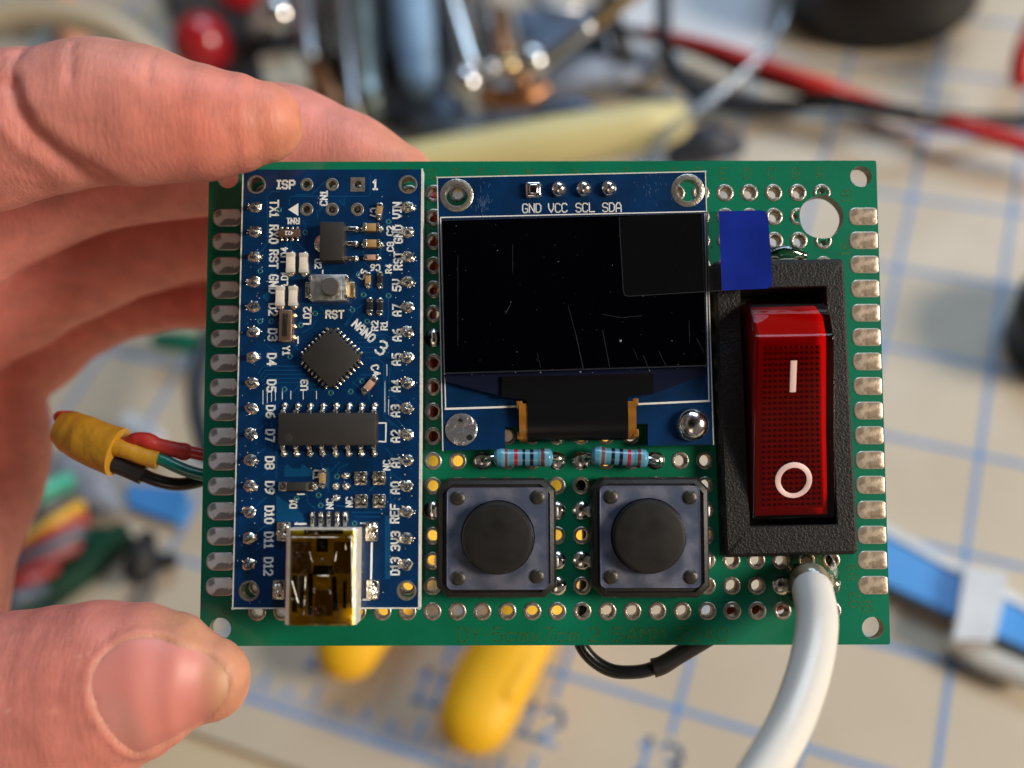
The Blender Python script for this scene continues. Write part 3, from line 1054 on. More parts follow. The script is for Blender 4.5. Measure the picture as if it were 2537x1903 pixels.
    m = MB().box((0, 0, ht / 2 + .02), (sd, sd, ht), bev=.06, mi=0)
    for side_ in range(4):
        R = Matrix.Rotation(side_ * math.pi / 2, 4, 'Z')
        for i in range(8):
            u = (-3.5 + i) * sd / 8.6
            m.box((u, sd / 2 + .14, .22), (.26, .42, .40), bev=.09, mi=1, M=R)
            m.lathe([(.14, 0), (.11, .14), (.001, .22)], (u, sd / 2 + .40, .0), 8, mi=1, M=R)
    R = Matrix.Rotation(math.radians(45), 4, 'Z')
    q = R.inverted() @ (nl(2, 1213, 158, ht) - c)
    m.lathe([(.16, 0), (.14, .004), (.001, .004)], (q.x, q.y, ht + .02), 14, mi=2)
    m.link('processor_chip', [CHIP, SOLDER, BLACK], board, Matrix.Translation((c.x, c.y, 0)) @ R)

    # serial interface chip
    ht = 1.5
    p0, p1 = nl(2, 742, 866, ht), nl(2, 1612, 1152, ht)
    c = (p0 + p1) / 2
    w, h_ = abs(p1.x - p0.x), abs(p0.y - p1.y)
    m = MB().box((0, 0, ht / 2 + .02), (w, h_, ht), bev=.09, mi=0, taper=.015)
    for i in range(8):
        xt = nl(2, 792 + i * 114.5, 840, .7).x - c.x
        for s_ in (1, -1):
            m.tube([(xt, s_ * (h_ / 2 - .1), .75), (xt, s_ * (h_ / 2 + .28), .70), (xt, s_ * (h_ / 2 + .42), .30), (xt, s_ * (h_ / 2 + .85), .14)], [(.23, .11)] * 4, 8, mi=1, sub=3, caps=False, up=(0, 0, 1))
            m.lathe([(.34, 0), (.28, .14), (.12, .26), (.001, .3)], (xt, s_ * (h_ / 2 + .82), 0), 12, mi=1, jitter=.05)
    q = nl(2, 838, 1088, ht) - c
    m.lathe([(.42, 0), (.40, .004), (.001, .004)], (q.x, q.y, ht + .02), 20, mi=2)
    m.link('interface_chip', [CHIP, SOLDER, mat('chip_dimple', (.030, .024, .022), .5)], board, Matrix.Translation((c.x, c.y, 0)))

    # bare solder pads
    for k, x, y in ((3, 1475, 90), (3, 1637, 88), (3, 1480, 292), (3, 1637, 290)):
        p = nl(k, x, y, .1)
        m = MB().box((0, 0, .1), (1.25, 1.35, .2), bev=.09)
        for s_ in (-1, 1):
            m.lathe([(.36, 0), (.3, .14), (.001, .24)], (s_ * .34, .1, .15), 12, jitter=.08)
        m.link('solder_pad', SOLDER, board, Matrix.Translation((p.x, p.y, 0)))
    for k, x, y in ((3, 1340, 68), (3, 1255, 160), (3, 1345, 162), (3, 1258, 262)):
        p = nl(k, x, y, .1)
        MB().lathe([(.36, 0), (.3, .14), (.16, .26), (.001, .3)], (0, 0, 0), 12, jitter=.1, sx=1.2).link('solder_pad', SOLDER, board, Matrix.Translation((p.x, p.y, 0)))

    # usb socket
    H = 3.9
    p0, p1 = nl(3, 812, 533, H), nl(3, 1432, 1385, H)
    c = (p0 + p1) / 2
    w, h_ = abs(p1.x - p0.x), abs(p0.y - p1.y)
    m = MB()
    prof = rrect(-w / 2, .05, w / 2, H, .55, 5)
    n = len(prof)
    inner = [(x * .93, (z - H / 2) * .89 + H / 2) for x, z in prof]
    rings = [[(x, h_ / 2, z) for x, z in prof], [(x, -h_ / 2, z) for x, z in prof], [(x, -h_ / 2, z) for x, z in inner], [(x, h_ / 2 - 1, z) for x, z in inner]]
    vs = [q for r_ in rings for q in r_]
    fs = [(a * n + i, a * n + (i + 1) % n, (a + 1) * n + (i + 1) % n, (a + 1) * n + i) for a in range(3) for i in range(n)]
    fs += [list(range(n)), [3 * n + i for i in range(n)]]
    m.add(vs, fs, 0)

    def u(x, y, z=H):
        q = nl(3, x, y, z) - c
        return q.x, q.y
    # pressed features of the top: dark slots and bright springs
    def quad(pts, z, mi, t_=.04):
        m.prism([u(*p_) for p_ in pts][::-1], z - t_, z, mi)
    quad([(975, 545), (1320, 545), (1320, 582), (975, 582)], H + .03, 1)
    quad([(868, 650), (1040, 650), (1040, 930), (868, 930)], H + .02, 2)
    quad([(1240, 650), (1400, 650), (1400, 930), (1240, 930)], H + .02, 2)
    quad([(1085, 620), (1185, 620), (1185, 740), (1085, 740)], H + .04, 1)
    quad([(1060, 860), (1225, 860), (1240, 940), (1050, 940)], H + .03, 1)
    quad([(870, 950), (915, 950), (915, 1270), (870, 1270)], H + .03, 1)
    quad([(935, 950), (975, 950), (975, 1240), (935, 1240)], H + .03, 1)
    quad([(1010, 930), (1055, 930), (1050, 1300), (1010, 1300)], H + .03, 1)
    quad([(1075, 1080), (1215, 1080), (1230, 1310), (1060, 1310)], H + .04, 2)
    quad([(1215, 960), (1260, 960), (1275, 1260), (1230, 1260)], H + .03, 1)
    quad([(1320, 1000), (1350, 1000), (1350, 1240), (1320, 1240)], H + .03, 1)
    for pts in ([(990, 960), (975, 1290)], [(1065, 1060), (1070, 1140)], [(1205, 1060), (1210, 1110)], [(1025, 740), (1050, 830)], [(1265, 740), (1250, 820)], [(870, 1000), (925, 1190)], [(1395, 600), (1405, 1230)], [(1340, 660), (1345, 720)], [(1095, 950), (1195, 950)], [(870, 610), (1390, 610)]):
        a, b = u(*pts[0]), u(*pts[1])
        m.tube([(a[0], a[1], H + .04), (b[0], b[1], H + .04)], .09, 8, mi=0, sub=1)
    # front lip flaring
    m.box((0, -h_ / 2 + .1, H - .02), (w * .8, .3, .16), bev=.06, mi=0)
    # solder tabs and contact leads
    for x, y in ((788, 560), (1572, 560), (752, 1075), (1580, 1075)):
        q = nl(3, x, y, .3) - c
        m.box((q.x, q.y, .22), (1.2, 1.9, .4), bev=.12, mi=3)
        r = random.Random(x)
        for _ in range(7):
            m.lathe([(.3, 0), (.25, .16), (.001, .3)], (q.x + r.uniform(-.4, .4), q.y + r.uniform(-.7, .7), .36), 10, mi=3, jitter=.1)
    for x in (1050, 1122, 1194, 1266, 1338):
        q = nl(3, x, 450, .3) - c
        m.box((q.x, q.y, .26), (.42, 1.5, .34), bev=.1, mi=3)
        m.lathe([(.24, 0), (.2, .2), (.001, .36)], (q.x - .05, q.y + .45, .30), 10, mi=3, jitter=.1)
    usb = m.link('usb_socket', [mat('bright_shell', (.86, .82, .72), .40, .45, bump=.3, bscale=.6), BLACK, mat('shaded_steel', (.34, .27, .17), .4, .4), SOLDER], board, Matrix.Translation((c.x, c.y, 0)))
    f = MB()
    xa, xb = u(858, 560)[0], u(1422, 560)[0]
    ya, yb = u(900, 548)[1], -h_ / 2 - .04
    NX, NY = 10, 16
    vs, fs = [], []
    r = random.Random(5)
    for j in range(NY + 1):
        for i in range(NX + 1):
            x = xa + (xb - xa) * i / NX
            y = ya + (yb - ya) * j / NY
            z = H + .12 + r.uniform(-.02, .02)
            if i in (0, NX):
                z = H + .05
            e = math.dist((x, y), u(1320, 1290)) / .6
            z += .42 * math.exp(-e * e)
            vs.append((x, y, z))
    for i in range(NX + 1):
        vs.append((xa + (xb - xa) * i / NX, yb, H - .9))
    for j in range(NY + 1):
        for i in range(NX):
            a = j * (NX + 1) + i
            fs.append((a + 1, a + NX + 2, a + NX + 1, a)[::-1])
    f.add(vs, fs)
    f.link('usb_amber_tape', KAPTON, board, Matrix.Translation((c.x, c.y, 0)), sharp=80)
    return board


build_nano()

# ------------------------------------------------------------------ display module
tl, tr, bo = bl(4, 150, 140, 3.0), bl(4, 2065, 97, 3.0), bl(5, 193, 622, 1.9)
ex = (tr - tl).normalized()
ey = (bo - tl)
ey = -(ey - ex * ey.dot(ex)).normalized()
ez = ex.cross(ey)
OL = Matrix.Translation(tl) @ Matrix((ex, ey, ez)).transposed().to_4x4()
OB = WB @ OL
OW, OH = (tr - tl).length, (bo - tl).length


def ol(k, x, y, h=0.0):
    return on(OB, k, x, y, h)


def build_display():
    n1, n2 = ol(5, 636, 590), ol(5, 636, 455)
    n3, n4 = ol(5, 1652, 440), ol(5, 1652, 582)
    outer = [(0, 0), (0, -OH), (n1.x, -OH), (n2.x, n2.y), (n3.x, n2.y), (n4.x, -OH), (OW, -OH), (OW, 0)]
    hs = [ol(4, 292, 270), ol(4, 1937, 235)]
    vs, fs, side = slab(outer, [circle(p.x, p.y, 1.14, 26) for p in hs], -1.2, 0)
    m = MB().add(vs, fs, 0, smooth=False)
    for i, f in enumerate(m.f):
        if side[i]:
            c = sum((m.v[q] for q in f), Vector()) / len(f)
            m.m[i] = 1 if (c.x < .05 or c.x > OW - .05 or c.y > -.05 or c.y < -OH + .05) else 2
    m.line([(0, -.05), (OW, -.05)], .12, 0, 1, .03)
    m.line([(.05, 0), (.05, -OH)], .10, 0, 1, .03)
    m.line([(OW - .05, 0), (OW - .05, -OH)], .10, 0, 1, .03)
    board = m.link('display_module', [BLUE, CREAM, BLUE], root, OL)
    for p in hs:
        MB().lathe([(1.11, -1.2), (1.11, .0), (1.16, .05), (1.62, .05), (1.70, 0)], seg=32).link('mounting_ring', TIN, board, Matrix.Translation((p.x, p.y, .003)))
    p = ol(5, 325, 472)
    m = MB().lathe([(1.66, 0), (1.62, .14), (1.4, .22), (.7, .20), (.001, .18)], seg=30, jitter=.012)
    m.lathe([(.20, .25), (.001, .255)], (-.05, .95, 0), 9, mi=1, jitter=.3)
    m.lathe([(.30, .25), (.001, .255)], (.85, -.85, 0), 9, mi=1, jitter=.3)
    m.link('solder_mound', [mat('flat_solder', (.46, .45, .47), .26, .8, bump=.55, bscale=.55), BLACK], board, Matrix.Translation((p.x, p.y, 0)))
    p = ol(5, 1967, 438)
    MB().lathe([(1.68, 0), (1.66, .3), (1.5, .75), (1.1, 1.15), (.6, 1.35), (.001, 1.42)], seg=32).link('solder_mound', SOLDERS, board, Matrix.Translation((p.x, p.y, 0)))
    # pins
    for i, (x, y) in enumerate(((838, 230), (1018, 222), (1197, 220), (1375, 217))):
        p = ol(4, x, y, .4)
        m = MB()
        if i == 0:
            m.box((0, 0, .3), (1.62, 1.62, .6), bev=.26, seg=3)
            m.box((0, 0, .62), (1.0, 1.1, .4), bev=.2, seg=3)
        else:
            m.lathe([(.80, 0), (.82, .12), (.78, .42), (.62, .72), (.35, .9), (.001, .96)], seg=22)
        m.link('pin_joint', SOLDERS, board, Matrix.Translation((p.x, p.y, 0)))
    p, q = ol(4, 838, 225), ol(4, 1375, 217)
    MB().box(((p.x + q.x) / 2, p.y, -1.2 - .75), (10.2, 2.4, 1.45), bev=.1).link('pin_header', BLACK, board)
    s = MB()
    for t, x in (('GND', 826), ('VCC', 1011), ('SCL', 1206), ('SDA', 1396)):
        s.stroke(t, ol(4, x, 362 - (x - 826) * .012), .88, 0, .115, .012, sx=.95, gap=.20)
    A, B, C_, D = ol(4, 177, 428), ol(4, 2058, 385), ol(5, 2087, 268), ol(5, 213, 325)
    ga, gb = ol(5, 712, 309), ol(5, 1580, 291)
    s.line([A, B], .11, .012)
    s.line([B, C_], .11, .012)
    s.line([A, D], .11, .012)
    s.line([D, ga], .2, .012)
    s.line([gb, C_], .2, .012)
    r = random.Random(9)
    c = ol(4, 480, 345)
    s.link('silkscreen', SILK, board)
    w = MB()
    for _ in range(46):
        x, y = c.x + r.gauss(0, .5), c.y + r.gauss(.2, .8)
        w.line([(x, y), (x + r.uniform(-.18, .18), y + r.uniform(.1, .5))], .03, .012)
    c = ol(4, 1700, 230)
    for _ in range(30):
        x, y = c.x + r.gauss(0, .9), c.y + r.gauss(.0, .8)
        w.line([(x, y), (x + r.uniform(-.1, .1), y + r.uniform(.1, .3))], .025, .012)
    w.link('surface_scuffs', mat('scuffed_mask', (.08, .16, .34), .5), board)

    # glass
    GH = 1.45
    a, b, c, d = ol(4, 186, 450, GH), ol(4, 2036, 398, GH), ol(4, 2070, 1478, GH), ol(4, 207, 1533, GH)
    P = [(a.x, a.y), (d.x, d.y), (c.x, c.y), (b.x, b.y)]
    m = MB().prism(P, .72, GH, 0)
    e, f = ol(5, 2075, 270, .7), ol(5, 222, 300, .7)
    # lower glass ledge and the black wedge for its tape and shadow
    P2 = [(a.x, a.y), (d.x - .02, d.y), (c.x, c.y), (b.x, b.y)]
    m.prism(P2, .02, .70, 0)
    for q0, q1 in zip(P, P[1:] + P[:1]):
        m.tube([(q0[0], q0[1], GH - .02), (q1[0], q1[1], GH - .02)], .035, 6, mi=1, sub=1)
    m.link('screen_glass', [GLASS, mat('glass_edge', (.30, .30, .30), .25)], board)
    m = MB()
    mk = [ol(5, x, y, .7) for x, y in ((200, 82), (215, 130), (600, 232), (640, 245), (1520, 238), (1700, 215), (2075, 75), (2070, 30))]
    m.prism([(p_.x, p_.y) for p_ in mk], .02, .68, 0)  # black tape and the shadow wedges of the glass, made one solid shape
    m.link('ledge_and_shade', [GLASS], board)

    # flex cable: black cover plus amber ribbon curling over the lower edge
    m = MB()
    pl = [ol(5, x, y, .95) for x, y in ((612, 95), (1690, 75), (1690, 222), (1510, 238), (1510, 300), (795, 318), (790, 262), (612, 240))]
    m.prism([(p_.x, p_.y) for p_ in pl][::-1], .70, .95, 0)
    x0, x1 = ol(5, 797, 420, .9).x, ol(5, 1513, 420, .9).x
    yt, yb = ol(5, 1150, 300, .9).y, ol(5, 1150, 553, .6).y
    prof = [(yt + .3, .93), (yt, .97), (yt - .8, 1.02), (yt - 1.8, .98), (yb + 1.0, .78), (yb + .35, .45), (yb, -.1), (yb + .15, -.8), (yb + .9, -1.35), (yb + 3, -1.5)]

    def ribbon(xa, xb, lift, mi):
        vs = []
        for y, z in prof:
            vs += [(xa, y, z + lift), (xb, y, z + lift)]
        n = len(prof)
        for y, z in prof[::-1]:
            vs += [(xa, y, z + lift - .12), (xb, y, z + lift - .12)]
        fs = [(2 * i, 2 * i + 1, 2 * i + 3, 2 * i + 2) for i in range(2 * n - 1)]
        fs.append((2 * (2 * n - 1), 2 * (2 * n - 1) + 1, 1, 0))
        # flat sides
        for s_ in (0, 1):
            for i in range(n - 1):
                a_, b_ = 2 * i + s_, 2 * (i + 1) + s_
                c_, d_ = 2 * (2 * n - 2 - i) + s_, 2 * (2 * n - 1 - i) + s_
                fs.append((a_, b_, c_, d_))
        m.add(vs, fs, mi)
    ribbon(x0, x1, .05, 0)
    ribbon(x0 - .85, x1 + .82, -.06, 1)
    for s_, xx in ((-1, x0 - .8), (1, x1 + .8)):
        for y in (yt + .2, yt - 2.9):
            m.box((xx, y, .78 if y > yt else .45), (.55, .75, .10), bev=.04, mi=1)
    m.link('flex_cable', [FLEX, AMBER], board, sharp=50)

    # protective film with its blue pull tab
    FH = GH + .12
    film = MB()
    q = [ol(7, *p_, FH) for p_ in ((-170, 400), (300, 395), (322, 980), (-150, 990))]
    ca, cb, cc, cd = ol(4, 1447, 425, FH), ol(7, 298, 395, FH), ol(7, 322, 978, FH), ol(4, 1478, 990, FH)
    pts = [(ca.x, ca.y), (cb.x, cb.y), (cc.x, cc.y), (cd.x + .5, cd.y), (cd.x + .12, cd.y + .12), (cd.x, cd.y + .6)]
    film.prism(pts[::-1], FH - .02, FH + .05, 1)
    fa, fb, fc, fd = ol(4, 183, 438, FH - .08), ol(4, 2078, 392, FH - .08), ol(4, 2088, 1483, FH - .08), ol(4, 200, 1540, FH - .08)
    film.prism([(fa.x, fa.y), (fd.x, fd.y), (fc.x, fc.y), (fb.x, fb.y)], FH - .09, FH - .06, 0)
    fo = film.link('protective_film', [CLEAR, film_mat('clear_tab_tape', (.84, .84, .86), .01, .14, bump=.15, bscale=.25, diff=.008, dcol=(.5, .5, .52))], board)
    ed = MB()
    for a_, b_ in ((pts[0], pts[-1]), (pts[-1], pts[-2]), (pts[-2], pts[-3]), (pts[-3], pts[2])):
        ed.line([a_, b_], .045, FH + .055, 0, .02)
    for a_, b_ in ((fa, fb), (fb, fc), (fc, fd), (fd, fa)):
        ed.line([a_, b_], .05, FH - .05, 0, .03)
    sc = [((1085, 1060), (1140, 1260), .03), ((1140, 1260), (1192, 1500), .05), ((1330, 1230), (1380, 1490), .04), ((1890, 690), (1975, 950), .045), ((690, 620), (690, 820), .03), ((300, 700), (300, 1340), .03), ((1330, 1118), (1460, 1140), .03), ((1460, 1140), (1610, 1128), .03),
          ((1620, 1410), (1665, 1520), .035), ((1730, 1380), (1780, 1480), .03), ((1945, 1160), (1950, 1320), .025), ((2000, 1290), (2050, 1390), .03), ((865, 1390), (890, 1500), .025), ((640, 1110), (672, 1050), .07), ((1550, 1360), (1580, 1440), .02), ((1930, 530), (1925, 640), .02)]
    for a_, b_, w_ in sc:
        ed.line([ol(4, *a_, FH), ol(4, *b_, FH)], w_, FH + .01, 0, .01)
    ed.link('film_scratches', SCRATCH, board)
    ds = MB()
    r = random.Random(21)
    for x, y, rr in ((580, 663, .09), (1013, 742, .08), (1400, 768, .07), (1457, 1305, .24), (677, 1030, .07), (1448, 560, .06), (1618, 988, .07), (1858, 772, .07), (1822, 1305, .07), (332, 1152, .06), (720, 1385, .08), (288, 490, .06), (740, 905, .05), (2000, 660, .06),
                     (888, 1530, .13), (1172, 1528, .16), (1260, 1533, .07), (1665, 1518, .1), (710, 1530, .09), (2110, 640, .2), (400, 1545, .06), (480, 1552, .05)):
        p = ol(4, x, y, FH)
        ds.lathe([(rr * .55, 0), (rr * .35, .02), (.001, .03)], (p.x, p.y, FH + .015), 7, jitter=.3)
    for _ in range(60):
        p = ol(4, r.uniform(230, 2050), r.uniform(440, 1520), FH)
        ds.lathe([(.022, 0), (.001, .01)], (p.x, p.y, FH + .015), 5)
    ds.link('dust_specks', DUST, board)
    tab = MB()
    ta, tb, tc, td = ol(7, 298, 395, FH), ol(7, 655, 388, FH + .3), ol(7, 697, 960, FH + .3), ol(7, 320, 978, FH)
    NX, NY = 8, 10
    vs, fs = [], []
    rc = .9
    for lay in (0, 1):
        for j in range(NY + 1):
            for i in range(NX + 1):
                s_, t_ = i / NX, j / NY
                s_ = min(s_, 1 - 0)
                p = (ta.lerp(tb, s_)).lerp(td.lerp(tc, s_), t_)
                if i == NX and j in (0, NY):
                    p = (ta.lerp(tb, 1 - .03)).lerp(td.lerp(tc, 1 - .03), .02 if j == 0 else .98)
                z = FH + .05 + .30 * s_ * s_ + .05 * math.sin(t_ * 4) * s_ - .07 * lay
                vs.append((p.x, p.y, z))
    K = (NX + 1) * (NY + 1)
    for j in range(NY):
        for i in range(NX):
            a_ = j * (NX + 1) + i
            fs.append((a_, a_ + NX + 1, a_ + NX + 2, a_ + 1))
            fs.append((K + a_, K + a_ + 1, K + a_ + NX + 2, K + a_ + NX + 1))
    bd = [i for i in range(NX + 1)] + [j * (NX + 1) + NX for j in range(1, NY + 1)] + [NY * (NX + 1) + i for i in range(NX - 1, -1, -1)] + [j * (NX + 1) for j in range(NY - 1, 0, -1)]
    for a_, b_ in zip(bd, bd[1:] + bd[:1]):
        fs.append((a_, b_, K + b_, K + a_))
    tab.add(vs, fs)
    tab.link('pull_tab', TABBLUE, board, sharp=50)


build_display()


# ------------------------------------------------------------------ push buttons
def build_button(k, body, plate, cap, rivets):
    PH = 3.55
    a, b = bl(k, body[0], body[1], 2.6), bl(k, body[2], body[3], 2.6)
    c = (a + b) / 2
    w, h_ = abs(b.x - a.x), abs(a.y - b.y)
    L = Matrix.Translation((c.x, c.y, 0))
    m = MB()
    ch = 1.1
    octo = lambda s_, q: [(-w / 2 * s_ + q, -h_ / 2 * s_), (w / 2 * s_ - q, -h_ / 2 * s_), (w / 2 * s_, -h_ / 2 * s_ + q), (w / 2 * s_, h_ / 2 * s_ - q), (w / 2 * s_ - q, h_ / 2 * s_), (-w / 2 * s_ + q, h_ / 2 * s_), (-w / 2 * s_, h_ / 2 * s_ - q), (-w / 2 * s_, -h_ / 2 * s_ + q)]
    rings = [(octo(.96, ch), .25), (octo(1.0, ch), .6), (octo(1.0, ch), 2.5), (octo(.965, ch * .95), 3.05), (octo(.90, ch * .85), 3.25), (octo(.885, ch * .8), 3.0)]
    vs = [(x, y, z) for rg, z in rings for x, y in rg]
    fs = [(q * 8 + i, q * 8 + (i + 1) % 8, (q + 1) * 8 + (i + 1) % 8, (q + 1) * 8 + i) for q in range(5) for i in range(8)]
    fs += [list(range(8))[::-1], [40 + i for i in range(8)]]
    m.add(vs, fs, 0)
    o = m.link('push_button', [BLACKR], root, L, sharp=25)
    a, b = bl(k, plate[0], plate[1], PH), bl(k, plate[2], plate[3], PH)
    q = bl(k, cap[0], cap[1], PH + 1.2)
    qc = (q.x - c.x, q.y - c.y)
    R = cap[2]
    pm = MB()
    vs, fs, _ = slab(rrect(a.x - c.x, b.y - c.y, b.x - c.x, a.y - c.y, .55, 5), [circle(qc[0], qc[1], R + .12, 40)], 3.0, PH)
    pm.add(vs, fs, 0, smooth=False)
    # rolled rim of the pressed plate
    rp = rrect(a.x - c.x + .04, b.y - c.y + .04, b.x - c.x - .04, a.y - c.y - .04, .5, 5)
    for p_, q_ in zip(rp, rp[1:] + rp[:1]):
        pm.tube([(*p_, PH - .02), (*q_, PH - .02)], .06, 6, sub=1, caps=True)
    pm.link('metal_plate', [PLATE], o)
    cm = MB().lathe([(R, 2.9), (R, PH + .8), (R - .05, PH + 1.05), (R - .22, PH + 1.25), (R - .5, PH + 1.32), (.001, PH + 1.30)], (qc[0], qc[1], 0), 56)
    cm.link('button_cap', [mat('satin_black_cap', (.010, .0085, .007), .42, spec=.4, rvar=.15, vscale=.4)], o)
    for x, y in rivets:
        p = bl(k, x, y, PH)
        MB().lathe([(.72, 0), (.70, .10), (.55, .22), (.3, .26), (.001, .27)], seg=22).link('rivet', [mat('dull_rivet', (.05, .045, .035), .38, .5, bump=.05, bscale=2)], o, Matrix.Translation((p.x - c.x, p.y - c.y, PH)))
    # bent side legs
    for sx in (-1, 1):
        for sy in (-1, 1):
            MB().box((0, 0, .9), (.35, 1.0, 2.2), bev=.1).link('leg', STEEL, o, Matrix.Translation((sx * (w / 2 + .12), sy * 2.5, -.2)))
    return o


b1 = build_button(6, (152, 102, 1000, 950), (222, 170, 943, 892), (583, 527, 3.55), ((300, 242), (868, 235), (302, 812), (862, 798)))
tag(b1, 'black square push button beside the blue module')
b2 = build_button(6, (1246, 96, 2094, 950), (1308, 157, 2030, 880), (1668, 517, 3.62), ((1390, 232), (1952, 236), (1390, 803), (1958, 803)))
tag(b2, 'black square push button beside the red switch')


# ------------------------------------------------------------------ resistors
def build_resistor(xl, xr, yl, yr, bands, leads, hz, flip=False):
    a, b = bl(5, xl, yl, hz), bl(5, xr, yr, hz)
    L = (b - a).length
    c = (a + b) / 2
    ang = math.atan2(b.y - a.y, b.x - a.x)
    R = .96
    prof = [(-.5, .05), (-.5, .45), (-.485, .72), (-.44, .98), (-.36, 1.04), (-.28, .96), (-.24, .90), (.24, .90), (.28, .96), (.36, 1.04), (.44, .98), (.485, .72), (.5, .45), (.5, .05)]
    # resample along the axis so that bands get clean edges
    N = 64
    xs = [-.5 + i / N for i in range(N + 1)]
    pr = []
    for x in xs:
        for (x0, r0), (x1, r1) in zip(prof[1:-1], prof[2:-1]):
            if x0 - 1e-9 <= x <= x1 + 1e-9:
                t = (x - x0) / (x1 - x0)
                t = t * t * (3 - 2 * t)
                pr.append((x, r0 + (r1 - r0) * t))
                break
        else:
            pr.append((x, .3))
    seg = 24
    m = MB()
    vs, fs, mi = [], [], []
    for x, r in pr:
        for k in range(seg):
            an = 2 * math.pi * k / seg
            vs.append((x * L, r * R * math.cos(an), r * R * math.sin(an)))
    for i in range(len(pr) - 1):
        xm = (pr[i][0] + pr[i + 1][0]) / 2
        q = 0
        for bx, bm in bands:
            if abs(xm - bx) < .028:
                q = bm
        for k in range(seg):
            j = (k + 1) % seg
            fs.append((i * seg + k, (i + 1) * seg + k, (i + 1) * seg + j, i * seg + j))
            mi.append(q)
    fs += [list(range(seg)), [(len(pr) - 1) * seg + k for k in range(seg)]]
    mi += [0, 0]
    m.add(vs, fs)
    m.m = mi
    T = Matrix.Translation((c.x, c.y, hz)) @ Matrix.Rotation(ang, 4, 'Z')
    o = m.link('resistor', [RBODY, RBROWN, RRED, RBLACK], root, T)
    Ti = T.inverted()
    for s_, (x, y) in ((-1, leads[0]), (1, leads[1])):
        e = Ti @ bl(5, x, y, .3)
        MB().tube([(s_ * L * .48, 0, 0), (s_ * (L * .5 + .4), 0, -.02), (s_ * (L * .5 + .8) * .5 + e.x * .5, e.y * .5, -.3), (e.x, e.y, e.z), (e.x, e.y, e.z - 1.5)], .27, 10, caps=False).link('resistor_lead', SOLDERS, o)
    return o


def bpos(xs, xl, xr):
    return [(x - xl) / (xr - xl) - .5 for x in xs]


r1 = build_resistor(556, 975, 672, 672, list(zip(bpos((645, 712, 768, 826, 903), 556, 975), (1, 2, 3, 3, 1))), ((505, 690), (1035, 690)), 1.5)
tag(r1, 'striped blue resistor near the blue module, red band at its left')
r2 = build_resistor(1247, 1655, 655, 682, list(zip(bpos((1330, 1400, 1458, 1516, 1586), 1247, 1655), (1, 3, 3, 2, 1))), ((1190, 675), (1735, 712)), 1.5)
tag(r2, 'striped blue resistor nearer the red switch, red band at its right')


